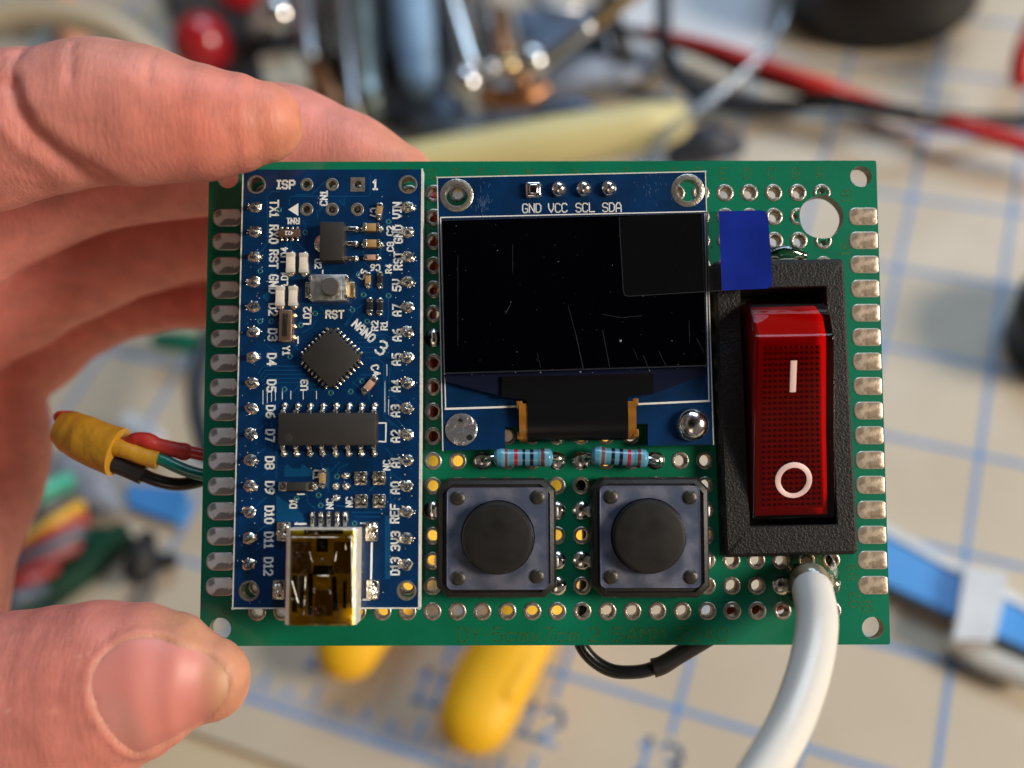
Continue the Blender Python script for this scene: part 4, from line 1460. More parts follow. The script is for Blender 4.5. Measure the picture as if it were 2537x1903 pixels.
# ------------------------------------------------------------------ rocker switch
def build_switch():
    BZ = 2.3
    A, B = bl(7, 1228, 748, BZ), bl(8, 275, 1105, BZ)
    tlp = bl(7, 240, 748, BZ)
    brp = bl(8, 1035, 1100, BZ)
    x0, x1 = (B.x + tlp.x) / 2, (A.x + brp.x) / 2
    y1, y0 = (A.y + tlp.y) / 2, (B.y + brp.y) / 2
    ia, ib = bl(8, 396, 928, BZ), bl(8, 905, 926, BZ)
    it = bl(7, 1085, 957, BZ)
    ix0, ix1 = ia.x, (ib.x + it.x) / 2
    iy0, iy1 = ia.y, it.y
    cx, cy = (x0 + x1) / 2, (y0 + y1) / 2
    L = Matrix.Translation((cx, cy, 0)) @ Matrix.Rotation(math.radians(1.3), 4, 'Z')
    x0, x1, ix0, ix1 = x0 - cx, x1 - cx, ix0 - cx, ix1 - cx
    y0, y1, iy0, iy1 = y0 - cy, y1 - cy, iy0 - cy, iy1 - cy
    m = MB()

    def ring(a0, b0, a1, b1, r, z):
        return [(x, y, z) for x, y in rrect(a0, b0, a1, b1, r, 3)]
    rs = [ring(x0, y0, x1, y1, .5, .02), ring(x0, y0, x1, y1, .5, 1.7), ring(x0 + .12, y0 + .12, x1 - .12, y1 - .12, .5, 2.1), ring(x0 + .4, y0 + .4, x1 - .4, y1 - .4, .4, BZ),
          ring(ix0 - .12, iy0 - .12, ix1 + .12, iy1 + .12, .15, BZ), ring(ix0, iy0, ix1, iy1, .12, BZ - .15), ring(ix0, iy0, ix1, iy1, .12, -3.5)]
    n = len(rs[0])
    vs = [q for r_ in rs for q in r_]
    fs = [(a * n + i, a * n + (i + 1) % n, (a + 1) * n + (i + 1) % n, (a + 1) * n + i) for a in range(len(rs) - 1) for i in range(n)]
    fs.append([(len(rs) - 1) * n + i for i in range(n)])
    m.add(vs, fs)
    for i in range(len(fs)):
        if i >= 5 * n:
            m.m[i] = 1
    o = m.link('rocker_switch', [GRAIN, BLACK], root, L, sharp=30)
    sw = SWITCH_CUT
    MB().box(((sw[0] + sw[2]) / 2 - cx, (sw[1] + sw[3]) / 2 - cy, -7.6), (sw[2] - sw[0] - .1, sw[3] - sw[1] - .1, 8), bev=.4).link('switch_housing', BLACK, o)
    # rocker: outer clear red shell and inner textured panel
    RZ = 7.4
    rl, rr = bl(7, 578, 1312, RZ), bl(7, 1162, 1305, RZ)
    top = bl(7, 740, 1040, 2.6)
    bot = bl(8, 650, 905, 2.0)
    bL, bR = bl(8, 402, 912, 2.0), bl(8, 888, 912, 2.0)
    tL, tR = bl(7, 452, 1050, 2.2), bl(7, 1075, 1045, 2.2)
    yr, yt, yb = rl.y - cy, top.y - cy, bot.y - cy
    XR = (rl.x - cx - .1, rr.x - cx)
    XB = (bL.x - cx, bR.x - cx)
    XT = (ix0 + .05, ix1 - .15)

    def shell(ins, m, mi, zoff=0.0, rough=False):
        # sections from top end to bottom end: (y, z_top, x0, x1 at top, base half widths)
        S = [(yt, 2.4, XT[0] + .5, XT[1] - .2), (yt - (yt - yr) * .5, 2.4 + (RZ - 2.4) * .62, (XT[0] + XR[0]) / 2 + .2, (XT[1] + XR[1]) / 2), (yr, RZ, XR[0], XR[1]), (yr - .35, RZ - .02, XR[0], XR[1]), ((yr + yb) / 2, (RZ + 2.0) / 2 - .25, (XR[0] + XB[0]) / 2, (XR[1] + XB[1]) / 2), (yb + .2, 2.0, XB[0], XB[1])]
        vs, fs = [], []
        for y, z, a, b in S:
            yy = min(max(y, yb + ins), yt - ins)
            vs += [(XT[0] + ins, yy, -1.5), (a + ins, yy, z - ins * .6 + zoff), (b - ins, yy, z - ins * .6 + zoff), (XT[1] - ins, yy, -1.5)]
        for i in range(len(S) - 1):
            for k in range(3):
                fs.append((4 * i + k, 4 * (i + 1) + k, 4 * (i + 1) + k + 1, 4 * i + k + 1))
        fs.append((0, 1, 2, 3))
        q = 4 * (len(S) - 1)
        fs.append((q + 3, q + 2, q + 1, q))
        m.add(vs, fs, mi, smooth=False)
    b = bmesh.new()
    m = MB()
    shell(0.0, m, 0)
    for v in m.v:
        b.verts.new(v)
    b.verts.ensure_lookup_table()
    for f in m.f:
        b.faces.new([b.verts[i] for i in f])
    bmesh.ops.recalc_face_normals(b, faces=b.faces)
    bmesh.ops.bevel(b, geom=[e for e in b.edges if e.calc_face_angle(0) > .5], offset=.28, segments=3, affect='EDGES', profile=.6)
    m = MB()
    b.verts.index_update()
    m.add([v.co.copy() for v in b.verts], [[v.index for v in f.verts] for f in b.faces])
    b.free()
    rock = m.link('rocker', [REDGLASS], o, sharp=40)
    m = MB()
    shell(.62, m, 1, -.45)
    # pyramid grid on the long face
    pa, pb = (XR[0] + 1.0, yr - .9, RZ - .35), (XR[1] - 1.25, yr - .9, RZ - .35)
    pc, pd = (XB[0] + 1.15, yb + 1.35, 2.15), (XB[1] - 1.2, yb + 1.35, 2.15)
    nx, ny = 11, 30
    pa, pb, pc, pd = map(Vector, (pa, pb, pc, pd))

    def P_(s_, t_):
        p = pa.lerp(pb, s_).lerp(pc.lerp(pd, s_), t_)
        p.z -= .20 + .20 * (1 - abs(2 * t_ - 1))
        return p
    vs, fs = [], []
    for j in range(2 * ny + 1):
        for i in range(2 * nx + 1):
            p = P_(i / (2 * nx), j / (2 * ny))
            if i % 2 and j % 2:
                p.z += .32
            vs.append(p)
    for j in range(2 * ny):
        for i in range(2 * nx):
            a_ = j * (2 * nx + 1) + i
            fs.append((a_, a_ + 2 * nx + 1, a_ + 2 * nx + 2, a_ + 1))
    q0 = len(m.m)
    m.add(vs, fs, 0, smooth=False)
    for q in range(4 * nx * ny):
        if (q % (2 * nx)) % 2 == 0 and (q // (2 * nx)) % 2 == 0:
            m.m[q0 + q] = 2  # one facet of each pyramid coloured darker as its shaded side
    m.link('textured_panel', [REDIN, REDS, mat('shaded_red_facet', (.30, .02, .012), .35)], o)
    # marks printed on the long face
    slope = math.atan2((RZ - 2.0), (yr - yb))
    mk = MB()

    def face_pt(k, x, y):
        z = 5.0
        for _ in range(12):
            p = bl(k, x, y, z)
            t = (yr - .35 - (p.y - cy)) / (yr - .35 - yb)
            z = RZ + (2.0 - RZ) * t - .25 * math.sin(max(0, min(1, t)) * math.pi) + .06
        return Vector((p.x - cx, p.y - cy, z))
    a_, b_ = face_pt(0, 1717, 779), face_pt(0, 1713, 847)
    d = (b_ - a_)
    mk.tube([a_, b_], [(.30, .03)] * 2, 8, caps=False, up=(0, 0, 1), sub=1)
    c0 = face_pt(8, 650, 668)
    c1 = face_pt(8, 650, 568)
    R = (c1 - c0).length * .87
    n = 40
    pts = []
    for i in range(n + 1):
        an = 2 * math.pi * i / n
        pts.append(c0 + Vector((R * math.cos(an), R * math.sin(an) * math.cos(slope), R * math.sin(an) * math.sin(slope))))
    mk.tube(pts, [(.27, .03)] * len(pts), 8, caps=False, up=(0, 0, 1), sub=1)
    mk.link('switch_marks', [MARKW], o)
    # hot glue along the upper edge
    g = MB()
    p0, p1 = bl(7, 690, 715, .5), bl(7, 960, 720, .5)
    g.tube([(p0.x - cx, p0.y - cy, .25), ((p0.x + p1.x) / 2 - cx, p0.y - cy + .25, .4), (p1.x - cx, p1.y - cy, .2)], [(.55, .4), (.8, .6), (.4, .3)], 12, up=(0, 0, 1))
    g.link('glue_bead', [GLUE], o)


build_switch()

# ------------------------------------------------------------------ white cable leaving the board
pc = [bl(0, 1746, 1262, -.5), bl(0, 1750, 1258, 1.6), bl(0, 1757, 1285, 4.2), bl(0, 1765, 1345, 7.2), bl(0, 1750, 1440, 10.5), bl(0, 1708, 1560, 14), bl(0, 1640, 1680, 18), bl(0, 1545, 1830, 23), bl(0, 1380, 2080, 29), bl(0, 1150, 2350, 34)]
wc = empty('power_cable', WB)
tag(wc, 'thick white cable rising from the board below the red switch toward the viewer', 'cable')
MB().tube(pc, 1.98, 28, caps=False, sub=10).link('cable_jacket', CABLE, wc)
g = MB().tube([bl(0, 1750, 1250, .0), bl(0, 1752, 1262, 2.0), bl(0, 1758, 1285, 3.6)], [(3.3, 2.9), (2.5, 2.4), (2.08, 2.05)], 24, caps=True, sub=5)
g.link('glue_collar', GLUE, wc)

# ------------------------------------------------------------------ wires on the left
wb = empty('wire_bundle', WB)
tag(wb, 'red, green and black wires joined in yellow shrink tubing left of the board', 'wire bundle')


def b15(x, y, h):
    return bl(15, x, y, h)


MB().tube([b15(960, 515, -3.4), b15(1110, 545, -3.6), b15(1200, 562, -3.9), b15(1320, 590, -4.2), b15(1500, 640, -4.5)], [.60, .62, .66, .68, .68], 18).link('red_wire', WRED, wb)
MB().tube([b15(800, 500, -3.2), b15(870, 478, -2.8), b15(940, 492, -2.9), b15(1000, 520, -3.2), b15(1100, 545, -3.5), b15(1165, 560, -3.7)], [.6, .72, .86, .80, .84, .95], 18).link('red_sleeve', WREDS, wb)
MB().tube([b15(960, 590, -3.2), b15(1030, 612, -3.2), b15(1120, 655, -3.4), b15(1230, 695, -3.8), b15(1400, 730, -4.2)], .66, 18).link('green_wire', WGREEN, wb)
MB().tube([b15(700, 520, -3.2), b15(800, 548, -2.9), b15(920, 590, -3.0), b15(1000, 612, -3.1)], [.98, .96, .98, 1.02], 20, caps=False).link('yellow_sleeve', SHRINK, wb)
MB().tube([b15(860, 685, -4.2), b15(960, 730, -4.3), b15(1080, 762, -4.6), b15(1180, 762, -5.0), b15(1290, 735, -5.5), b15(1420, 680, -5.8)], .70, 18).link('black_wire', WBLACK, wb)
MB().tube([b15(600, 590, -3.8), b15(700, 625, -3.8), b15(800, 665, -4.0), b15(905, 708, -4.2)], [.95, 1.0, .98, 1.04], 20, caps=False).link('black_sleeve', WBLACKS, wb)
MB().tube([b15(370, 405, -5.2), b15(450, 438, -4.9), b15(540, 480, -4.4), b15(640, 525, -3.9), b15(745, 563, -3.5)], [(1.7, 1.1), (2.3, 1.5), (2.5, 1.8), (2.55, 1.9), (2.65, 2.0)], 28, caps=False, up=(0, 0, 1)).link('yellow_shrink_tube', SHRINK, wb)
MB().tube([b15(380, 340, -6.2), b15(470, 345, -5.6), b15(540, 375, -5.2)], .7, 14).link('red_wire_end', WRED, wb)

bw = empty('black_wire_loop', WB)
tag(bw, 'black wire looping below the lower edge of the green board', 'wire')
MB().tube([bl(6, 1150, 1150, -3), bl(6, 1180, 1290, -3.2), bl(6, 1270, 1400, -3.4), bl(6, 1400, 1470, -3.6), bl(6, 1550, 1480, -3.8), bl(6, 1680, 1455, -4), bl(6, 1850, 1370, -4), bl(6, 2060, 1250, -3.6)], .72, 18).link('wire_jacket', WBLACK, bw)
MB().tube([bl(6, 1688, 1452, -4), bl(6, 1760, 1428, -4), bl(6, 1870, 1360, -4), bl(6, 2100, 1225, -3.6)], [1.02, .98, .95, .92], 18, caps=False).link('shrink_sleeve', WBLACKS, bw)


# ------------------------------------------------------------------ the hand
def skin_material():
    m = bpy.data.materials.new('skin')
    m.use_nodes = True
    n, l = m.node_tree.nodes, m.node_tree.links
    p = n['Principled BSDF']
    at = n.new('ShaderNodeAttribute')
    at.attribute_name = 'tint'
    tc = n.new('ShaderNodeTexCoord')
    nz = n.new('ShaderNodeTexNoise')
    nz.inputs['Scale'].default_value = .35 / U
    nz.inputs['Detail'].default_value = 6
    l.new(tc.outputs['Object'], nz.inputs['Vector'])
    mp = n.new('ShaderNodeMapRange')
    mp.inputs['From Min'].default_value = .3
    mp.inputs['From Max'].default_value = .7
    mp.inputs['To Min'].default_value = .86
    mp.inputs['To Max'].default_value = 1.12
    l.new(nz.outputs['Fac'], mp.inputs['Value'])
    mx = n.new('ShaderNodeMix')
    mx.data_type = 'RGBA'
    mx.blend_type = 'MULTIPLY'
    mx.inputs['Factor'].default_value = 1
    l.new(at.outputs['Color'], mx.inputs['A'])
    l.new(mp.outputs['Result'], mx.inputs['B'])
    l.new(mx.outputs['Result'], p.inputs['Base Color'])
    p.inputs['Roughness'].default_value = .5
    p.inputs['Specular IOR Level'].default_value = .36
    p.inputs['Subsurface Weight'].default_value = .45
    p.inputs['Subsurface Radius'].default_value = (1.0, .30, .16)
    p.inputs['Subsurface Scale'].default_value = 2.2 * U
    # fine skin lines: stretched noise + small pores
    mpn = n.new('ShaderNodeMapping')
    mpn.inputs['Scale'].default_value = (2.6 / U, .55 / U, 1.2 / U)
    mpn.inputs['Rotation'].default_value = (0, 0, math.radians(-22))
    l.new(tc.outputs['Object'], mpn.inputs['Vector'])
    n1 = n.new('ShaderNodeTexNoise')
    n1.inputs['Scale'].default_value = 1
    n1.inputs['Detail'].default_value = 3
    l.new(mpn.outputs['Vector'], n1.inputs['Vector'])
    n2 = n.new('ShaderNodeTexVoronoi')
    n2.inputs['Scale'].default_value = 3.2 / U
    l.new(tc.outputs['Object'], n2.inputs['Vector'])
    b1_ = n.new('ShaderNodeBump')
    b1_.inputs['Distance'].default_value = .10 * U
    b1_.inputs['Strength'].default_value = .8
    b2_ = n.new('ShaderNodeBump')
    b2_.inputs['Distance'].default_value = .012 * U
    l.new(n1.outputs['Fac'], b1_.inputs['Height'])
    l.new(n2.outputs['Distance'], b2_.inputs['Height'])
    l.new(b1_.outputs['Normal'], b2_.inputs['Normal'])
    l.new(b2_.outputs['Normal'], p.inputs['Normal'])
    return m


def build_hand():
    def hb(x, y, h):
        return bl(0, x, y, h)

    def chain(m, pts, ratio=.92):
        """pts: (x px, y px, h mm, radius px)"""
        P, R = [], []
        for x, y, h, r in pts:
            p = hb(x, y, h)
            rr = r * (108.2 - h) / (F_PX / 1.14692)
            P.append(p)
            R.append((rr, rr * ratio))
        m.tube(P, R, 36, up=(0, 0, 1), sub=8)
    m = MB()
    # index finger
    chain(m, [(-420, 420, -4, 190), (-200, 335, 2, 186), (-40, 288, 5, 176), (60, 268, 6, 166), (110, 262, 6.3, 160), (200, 243, 6.8, 162), (300, 250, 7, 156), (430, 266, 6.6, 130), (520, 266, 6.2, 110), (566, 265, 6, 92)])
    # middle finger, behind the board
    chain(m, [(-420, 640, -16, 180), (-150, 515, -15, 162), (0, 436, -14, 150), (200, 362, -12.5, 142), (420, 330, -11, 142), (600, 318, -9.5, 140), (740, 345, -8.5, 110), (860, 392, -7.5, 84), (890, 405, -7.3, 72)])
    # ring finger
    chain(m, [(-380, 790, -29, 170), (-150, 700, -29, 150), (0, 640, -28, 138), (150, 582, -27, 118), (300, 535, -26, 104), (450, 512, -24, 96), (620, 520, -20, 88), (700, 540, -16, 78)])
    # little finger
    chain(m, [(-350, 930, -38, 170), (-120, 850, -39, 150), (60, 745, -39, 116), (180, 684, -38, 90), (290, 658, -36, 72), (400, 650, -34, 62), (520, 660, -28, 58)])
    # palm and heel of the hand
    chain(m, [(-520, 420, -24, 260), (-330, 760, -36, 290), (-250, 1000, -36, 290), (-280, 1300, -26, 290), (-420, 1600, -14, 340)], .7)
    chain(m, [(-140, 820, -38, 195), (-100, 950, -37, 205), (-150, 1110, -32, 210), (-260, 1300, -20, 240)], .75)
    chain(m, [(-900, 1000, -20, 420), (-560, 1050, -20, 400), (-420, 1060, -20, 380)], .6)
    # thumb
    chain(m, [(-480, 1500, -10, 300), (-300, 1580, -3, 270), (-120, 1580, 0, 238), (30, 1545, 2, 218), (150, 1512, 3, 204), (230, 1486, 3.4, 188), (320, 1468, 3.6, 164), (390, 1462, 3.6, 136), (440, 1465, 3.5, 102), (450, 1466, 3.5, 92)], .80)
    me = bpy.data.meshes.new('h')
    me.from_pydata([tuple(v) for v in m.v], [], m.f)
    o = bpy.data.objects.new('h', me)
    COL.objects.link(o)
    md = o.modifiers.new('r', 'REMESH')
    md.mode = 'VOXEL'
    md.voxel_size = .45
    md.use_smooth_shade = True
    sm = o.modifiers.new('s', 'SMOOTH')
    sm.factor = .5
    sm.iterations = 5
    dg = bpy.context.evaluated_depsgraph_get()
    hm = bpy.data.meshes.new_from_object(o.evaluated_get(dg))
    bpy.data.objects.remove(o)
    n = len(hm.vertices)
    V = np.empty(n * 3)
    hm.vertices.foreach_get('co', V)
    V = V.reshape(-1, 3)
    N = np.empty(n * 3)
    hm.vertices.foreach_get('normal', N)
    N = N.reshape(-1, 3)

    def dist_poly(pts, closed=False):
        d = np.full(n, 1e9)
        P = [np.array(p[:2]) for p in pts]
        if closed:
            P = P + [P[0]]
        for a, b in zip(P[:-1], P[1:]):
            ab = b - a
            t = np.clip(((V[:, :2] - a) @ ab) / max(ab @ ab, 1e-9), 0, 1)
            d = np.minimum(d, np.hypot(*(V[:, :2] - a - t[:, None] * ab).T))
        return d
    front = np.clip(N[:, 2] * 2.5 + .3, 0, 1)
    top_fing = V[:, 2] > -2
    D = np.zeros(n)

    def crease(k, pts, depth, w, h=10, bulge=0.0):
        nonlocal D
        P = [bl(k, x, y, h) for x, y in pts]
        d = dist_poly(P)
        D += np.where(top_fing, front * (-depth * np.exp(-(d / w) ** 2) + bulge * np.exp(-((d - 2.2 * w) / (1.2 * w)) ** 2)), 0)
    crease(9, [(105, 440), (135, 540), (190, 640), (290, 730), (400, 800), (470, 850)], .6, .8, 10, .2)
    crease(9, [(112, 240), (100, 330), (106, 430)], .22, .4)
    crease(9, [(365, 230), (372, 330), (385, 420)], .30, .28)
    crease(9, [(395, 300), (400, 400), (380, 470)], .12, .3)
    crease(9, [(715, 260), (712, 330), (725, 420)], .22, .26)
    crease(9, [(40, 300), (48, 400), (60, 520)], .3, .3)
    crease(9, [(0, 430), (60, 560), (160, 690)], .2, .5)
    crease(9, [(1340, 470), (1385, 540), (1375, 640)], .18, .3)
    crease(9, [(1050, 600), (1080, 650), (1060, 700)], .08, .35)
    for q in range(7):
        crease(9, [(430 + q * 34, 300 + q * 22), (480 + q * 40, 480 + q * 20), (500 + q * 46, 640 + q * 10)], .05, .25)
    for q in range(5):
        crease(9, [(20 + 8 * q, 640 + q * 60), (180 + q * 14, 760 + q * 30), (380, 850 + q * 12)], .07, .35)
    # thumb nail outline (pixels of region 16)
    nail = [(1050, 572), (1180, 570), (1300, 605), (1430, 655), (1560, 715), (1680, 800), (1745, 900), (1752, 1010), (1700, 1120), (1600, 1225), (1450, 1320), (1280, 1410), (1120, 1478), (1045, 1492), (985, 1420), (905, 1280), (840, 1140), (795, 1000), (776, 880), (800, 765), (870, 670), (950, 605)]
    NP = [bl(16, x, y, 8.0) for x, y in nail]
    from mathutils.geometry import intersect_point_line
    d = dist_poly(NP, True)
    P2 = np.array([[p.x, p.y] for p in NP])
    inside = np.zeros(n, bool)
    for i in range(len(P2)):
        a, b = P2[i], P2[(i + 1) % len(P2)]
        c_ = ((a[1] > V[:, 1]) != (b[1] > V[:, 1]))
        with np.errstate(divide='ignore', invalid='ignore'):
            xi = (b[0] - a[0]) * (V[:, 1] - a[1]) / (b[1] - a[1]) + a[0]
        inside ^= c_ & (V[:, 0] < xi)
    cen = P2.mean(0)
    crease_line = -.15 * np.exp(-(d / .22) ** 2)
    away = 1 / (1 + np.exp(-(cen[0] + 1.5 - V[:, 0]) * .9))          # strongest at the cuticle side
    ridge = crease_line * np.clip((cen[0] + 3.0 - V[:, 0]) / 3, .25, 1) + np.where(inside, -.10 * np.clip(d / .35, 0, 1), .24 * (.25 + .75 * away) * np.exp(-((d - .40) / .45) ** 2))
    D += np.where(top_fing & (V[:, 1] < -10), front * ridge, 0)
    # wrinkles of the thumb
    crease(16, [(860, 560), (900, 640), (800, 740)], .15, .25, 8)
    crease(16, [(740, 860), (700, 900)], .12, .25, 8)
    crease(16, [(640, 640), (560, 760), (540, 900)], .06, .5, 8)
    crease(16, [(300, 520), (260, 700), (280, 900), (340, 1100)], .10, .8, 8)
    crease(16, [(150, 560), (110, 760), (130, 1000)], .10, .8, 8)
    crease(16, [(1780, 850), (1760, 930), (1770, 1010)], .12, .25, 7)
    V2 = V + N * D[:, None]
    hm.vertices.foreach_set('co', V2.ravel())
    hm.update()

    # skin colour: flushed flesh, paler and yellower where the fingertips are pressed
    col = np.tile(np.array([.70, .262, .215]), (n, 1))

    def blend(c, w):
        nonlocal col
        w = np.clip(w, 0, 1)[:, None]
        col = col * (1 - w) + np.array(c) * w

    def blob(k, x, y, h, r):
        p = np.array(bl(k, x, y, h))
        return np.exp(-(np.linalg.norm(V - p, axis=1) / r) ** 2)
    blend((.64, .27, .14), blob(0, 650, 290, 6, 6.5) * .7)
    blend((.64, .16, .105), blob(0, 420, 230, 10, 7) * .6)
    blend((.60, .30, .21), blob(0, 300, 120, 8, 8) * .5)
    blend((.58, .29, .15), blob(0, 510, 1460, 6, 6.5) * .8)
    blend((.54, .29, .15), blob(0, 400, 1345, 5, 4.0) * .8)
    blend((.58, .18, .13), blob(0, 150, 1450, 6, 9) * .8)
    blend((.64, .28, .16), blob(0, 880, 330, -7, 5) * .8)
    edge = np.where(top_fing & (V[:, 1] < -10), np.exp(-(d / .28) ** 2), 0)
    blend((.74, .45, .27), edge * .4 * away * (.4 + .6 * np.sin(V[:, 0] * 3 + V[:, 1] * 5) ** 2))
    rs = np.random.RandomState(4)
    spots = rs.rand(40, 2)
    for a, b in spots:
        p = np.array(bl(16, a * 900, 500 + b * 1000, 9))
        dd = np.hypot(V[:, 0] - p[0], V[:, 1] - p[1])
        blend((.85, .5, .36), np.where(top_fing, np.exp(-(dd / .12) ** 2), 0) * .5)
    ca = hm.color_attributes.new('tint', 'FLOAT_COLOR', 'POINT')
    ca.data.foreach_set('color', np.hstack([col, np.ones((n, 1))]).ravel())
    hm.materials.append(skin_material())
    for p in hm.polygons:
        p.use_smooth = True
    bvh = BVHTree.FromPolygons([Vector(v) for v in V2], [tuple(p.vertices) for p in hm.polygons])
    hm.transform(Matrix.Scale(U, 4))
    hm.name = 'hand'
    hand = bpy.data.objects.new('hand', hm)
    COL.objects.link(hand)
    place(hand, None, WB)
    tag(hand, 'hand gripping the green board, thumb at its lower left corner', 'hand')

    # thumbnail: its own curved plate following the thumb
    cenv = Vector((cen[0], cen[1], 0))
    rings_n, seg = 12, 64
    # resample outline
    O = []
    per = [NP[i] for i in range(len(NP))] + [NP[0]]
    L = [0]
    for a, b in zip(per[:-1], per[1:]):
        L.append(L[-1] + (b - a).length)
    for s_ in range(seg):
        t = L[-1] * s_ / seg
        for i in range(len(per) - 1):
            if L[i] <= t <= L[i + 1]:
                O.append(per[i].lerp(per[i + 1], (t - L[i]) / (L[i + 1] - L[i] + 1e-9)))
                break

    def drop(x, y):
        hit = bvh.ray_cast(Vector((x, y, 40)), Vector((0, 0, -1)))
        return hit[0].z if hit[0] else 0
    vs, cols = [], []
    for r_ in range(rings_n + 1):
        k = r_ / rings_n
        for s_ in range(seg):
            x = cenv.x + (O[s_].x - cenv.x) * k * .985
            y = cenv.y + (O[s_].y - cenv.y) * k * .985
            z = drop(x, y) + .09 * (1 - k ** 8) + .03
            vs.append((x, y, z))
    fs = []
    for r_ in range(rings_n):
        for s_ in range(seg):
            q = (s_ + 1) % seg
            fs.append((r_ * seg + s_, (r_ + 1) * seg + s_, (r_ + 1) * seg + q, r_ * seg + q))
    mb = MB().add(vs, fs)
    NAIL = bpy.data.materials.new('nail')
    NAIL.use_nodes = True
    nn, ll = NAIL.node_tree.nodes, NAIL.node_tree.links
    p = nn['Principled BSDF']
    at = nn.new('ShaderNodeAttribute')
    at.attribute_name = 'tint'
    ll.new(at.outputs['Color'], p.inputs['Base Color'])
    p.inputs['Roughness'].default_value = .46
    p.inputs['Subsurface Weight'].default_value = .3
    p.inputs['Subsurface Radius'].default_value = (1, .3, .2)
    p.inputs['Subsurface Scale'].default_value = 1.5 * U
    no = mb.link('thumbnail', NAIL, hand, None, sharp=80)
    me = no.data
    ca = me.color_attributes.new('tint', 'FLOAT_COLOR', 'POINT')
    VV = np.array([list(v) for v in mb.v])
    c0 = np.tile(np.array([.64, .225, .185]), (len(VV), 1))

    def nb(k, x, y, rx, ry, ang, c, w):
        nonlocal c0
        q = bl(k, x, y, 8)
        dx, dy = VV[:, 0] - q.x, VV[:, 1] - q.y
        ca_, sa_ = math.cos(ang), math.sin(ang)
        e = ((dx * ca_ + dy * sa_) / rx) ** 2 + ((-dx * sa_ + dy * ca_) / ry) ** 2
        ww = (w / (1 + np.exp((e - 1) * 3)))[:, None]
        c0 = c0 * (1 - ww) + np.array(c) * ww
    nb(16, 1020, 1230, 1.3, 3.1, math.radians(25), (.56, .25, .21), .7)      # pale half moon
    nb(16, 870, 880, 1.0, 2.4, math.radians(10), (.52, .20, .16), .35)
    nb(16, 1800, 1000, 2.6, 5.0, math.radians(10), (.58, .29, .16), 1.0)       # yellowish free edge
    nb(16, 1250, 1420, 3.0, 1.0, math.radians(25), (.46, .14, .12), .35)
    ca.data.foreach_set('color', np.hstack([c0, np.ones((len(VV), 1))]).ravel())


build_hand()


# ------------------------------------------------------------------ things lying on the mat behind (out of focus)
def wtube(m, pts, seg=16, mi=0, caps=True, ratio=1.0, sub=6):
    """pts: (x, y display px, height mm, radius px)"""
    P, R = [], []
    for x, y, h, r in pts:
        p = tw(x, y, h)
        rr = r * mm_per_px(p)
        P.append(p)
        R.append((rr, rr * ratio))
    m.tube(P, R, seg, mi=mi, caps=caps, up=None if ratio == 1 else (0, 0, 1), sub=sub)
    return m


def flat(m, pts, z0, z1, mi=0):
    q = [tw(x, y, z1) for x, y in pts]
    m.prism([(p.x, p.y) for p in q][::-1], z0, z1, mi)
    return m


def sphere(m, x, y, h, r, mi=0, M=None):
    p = tw(x, y, h)
    R = r * mm_per_px(p)
    prof = [(max(R * math.sin(math.pi * i / 12), .001), -R * math.cos(math.pi * i / 12)) for i in range(13)]
    m.lathe(prof, p, 24, mi)
    return m


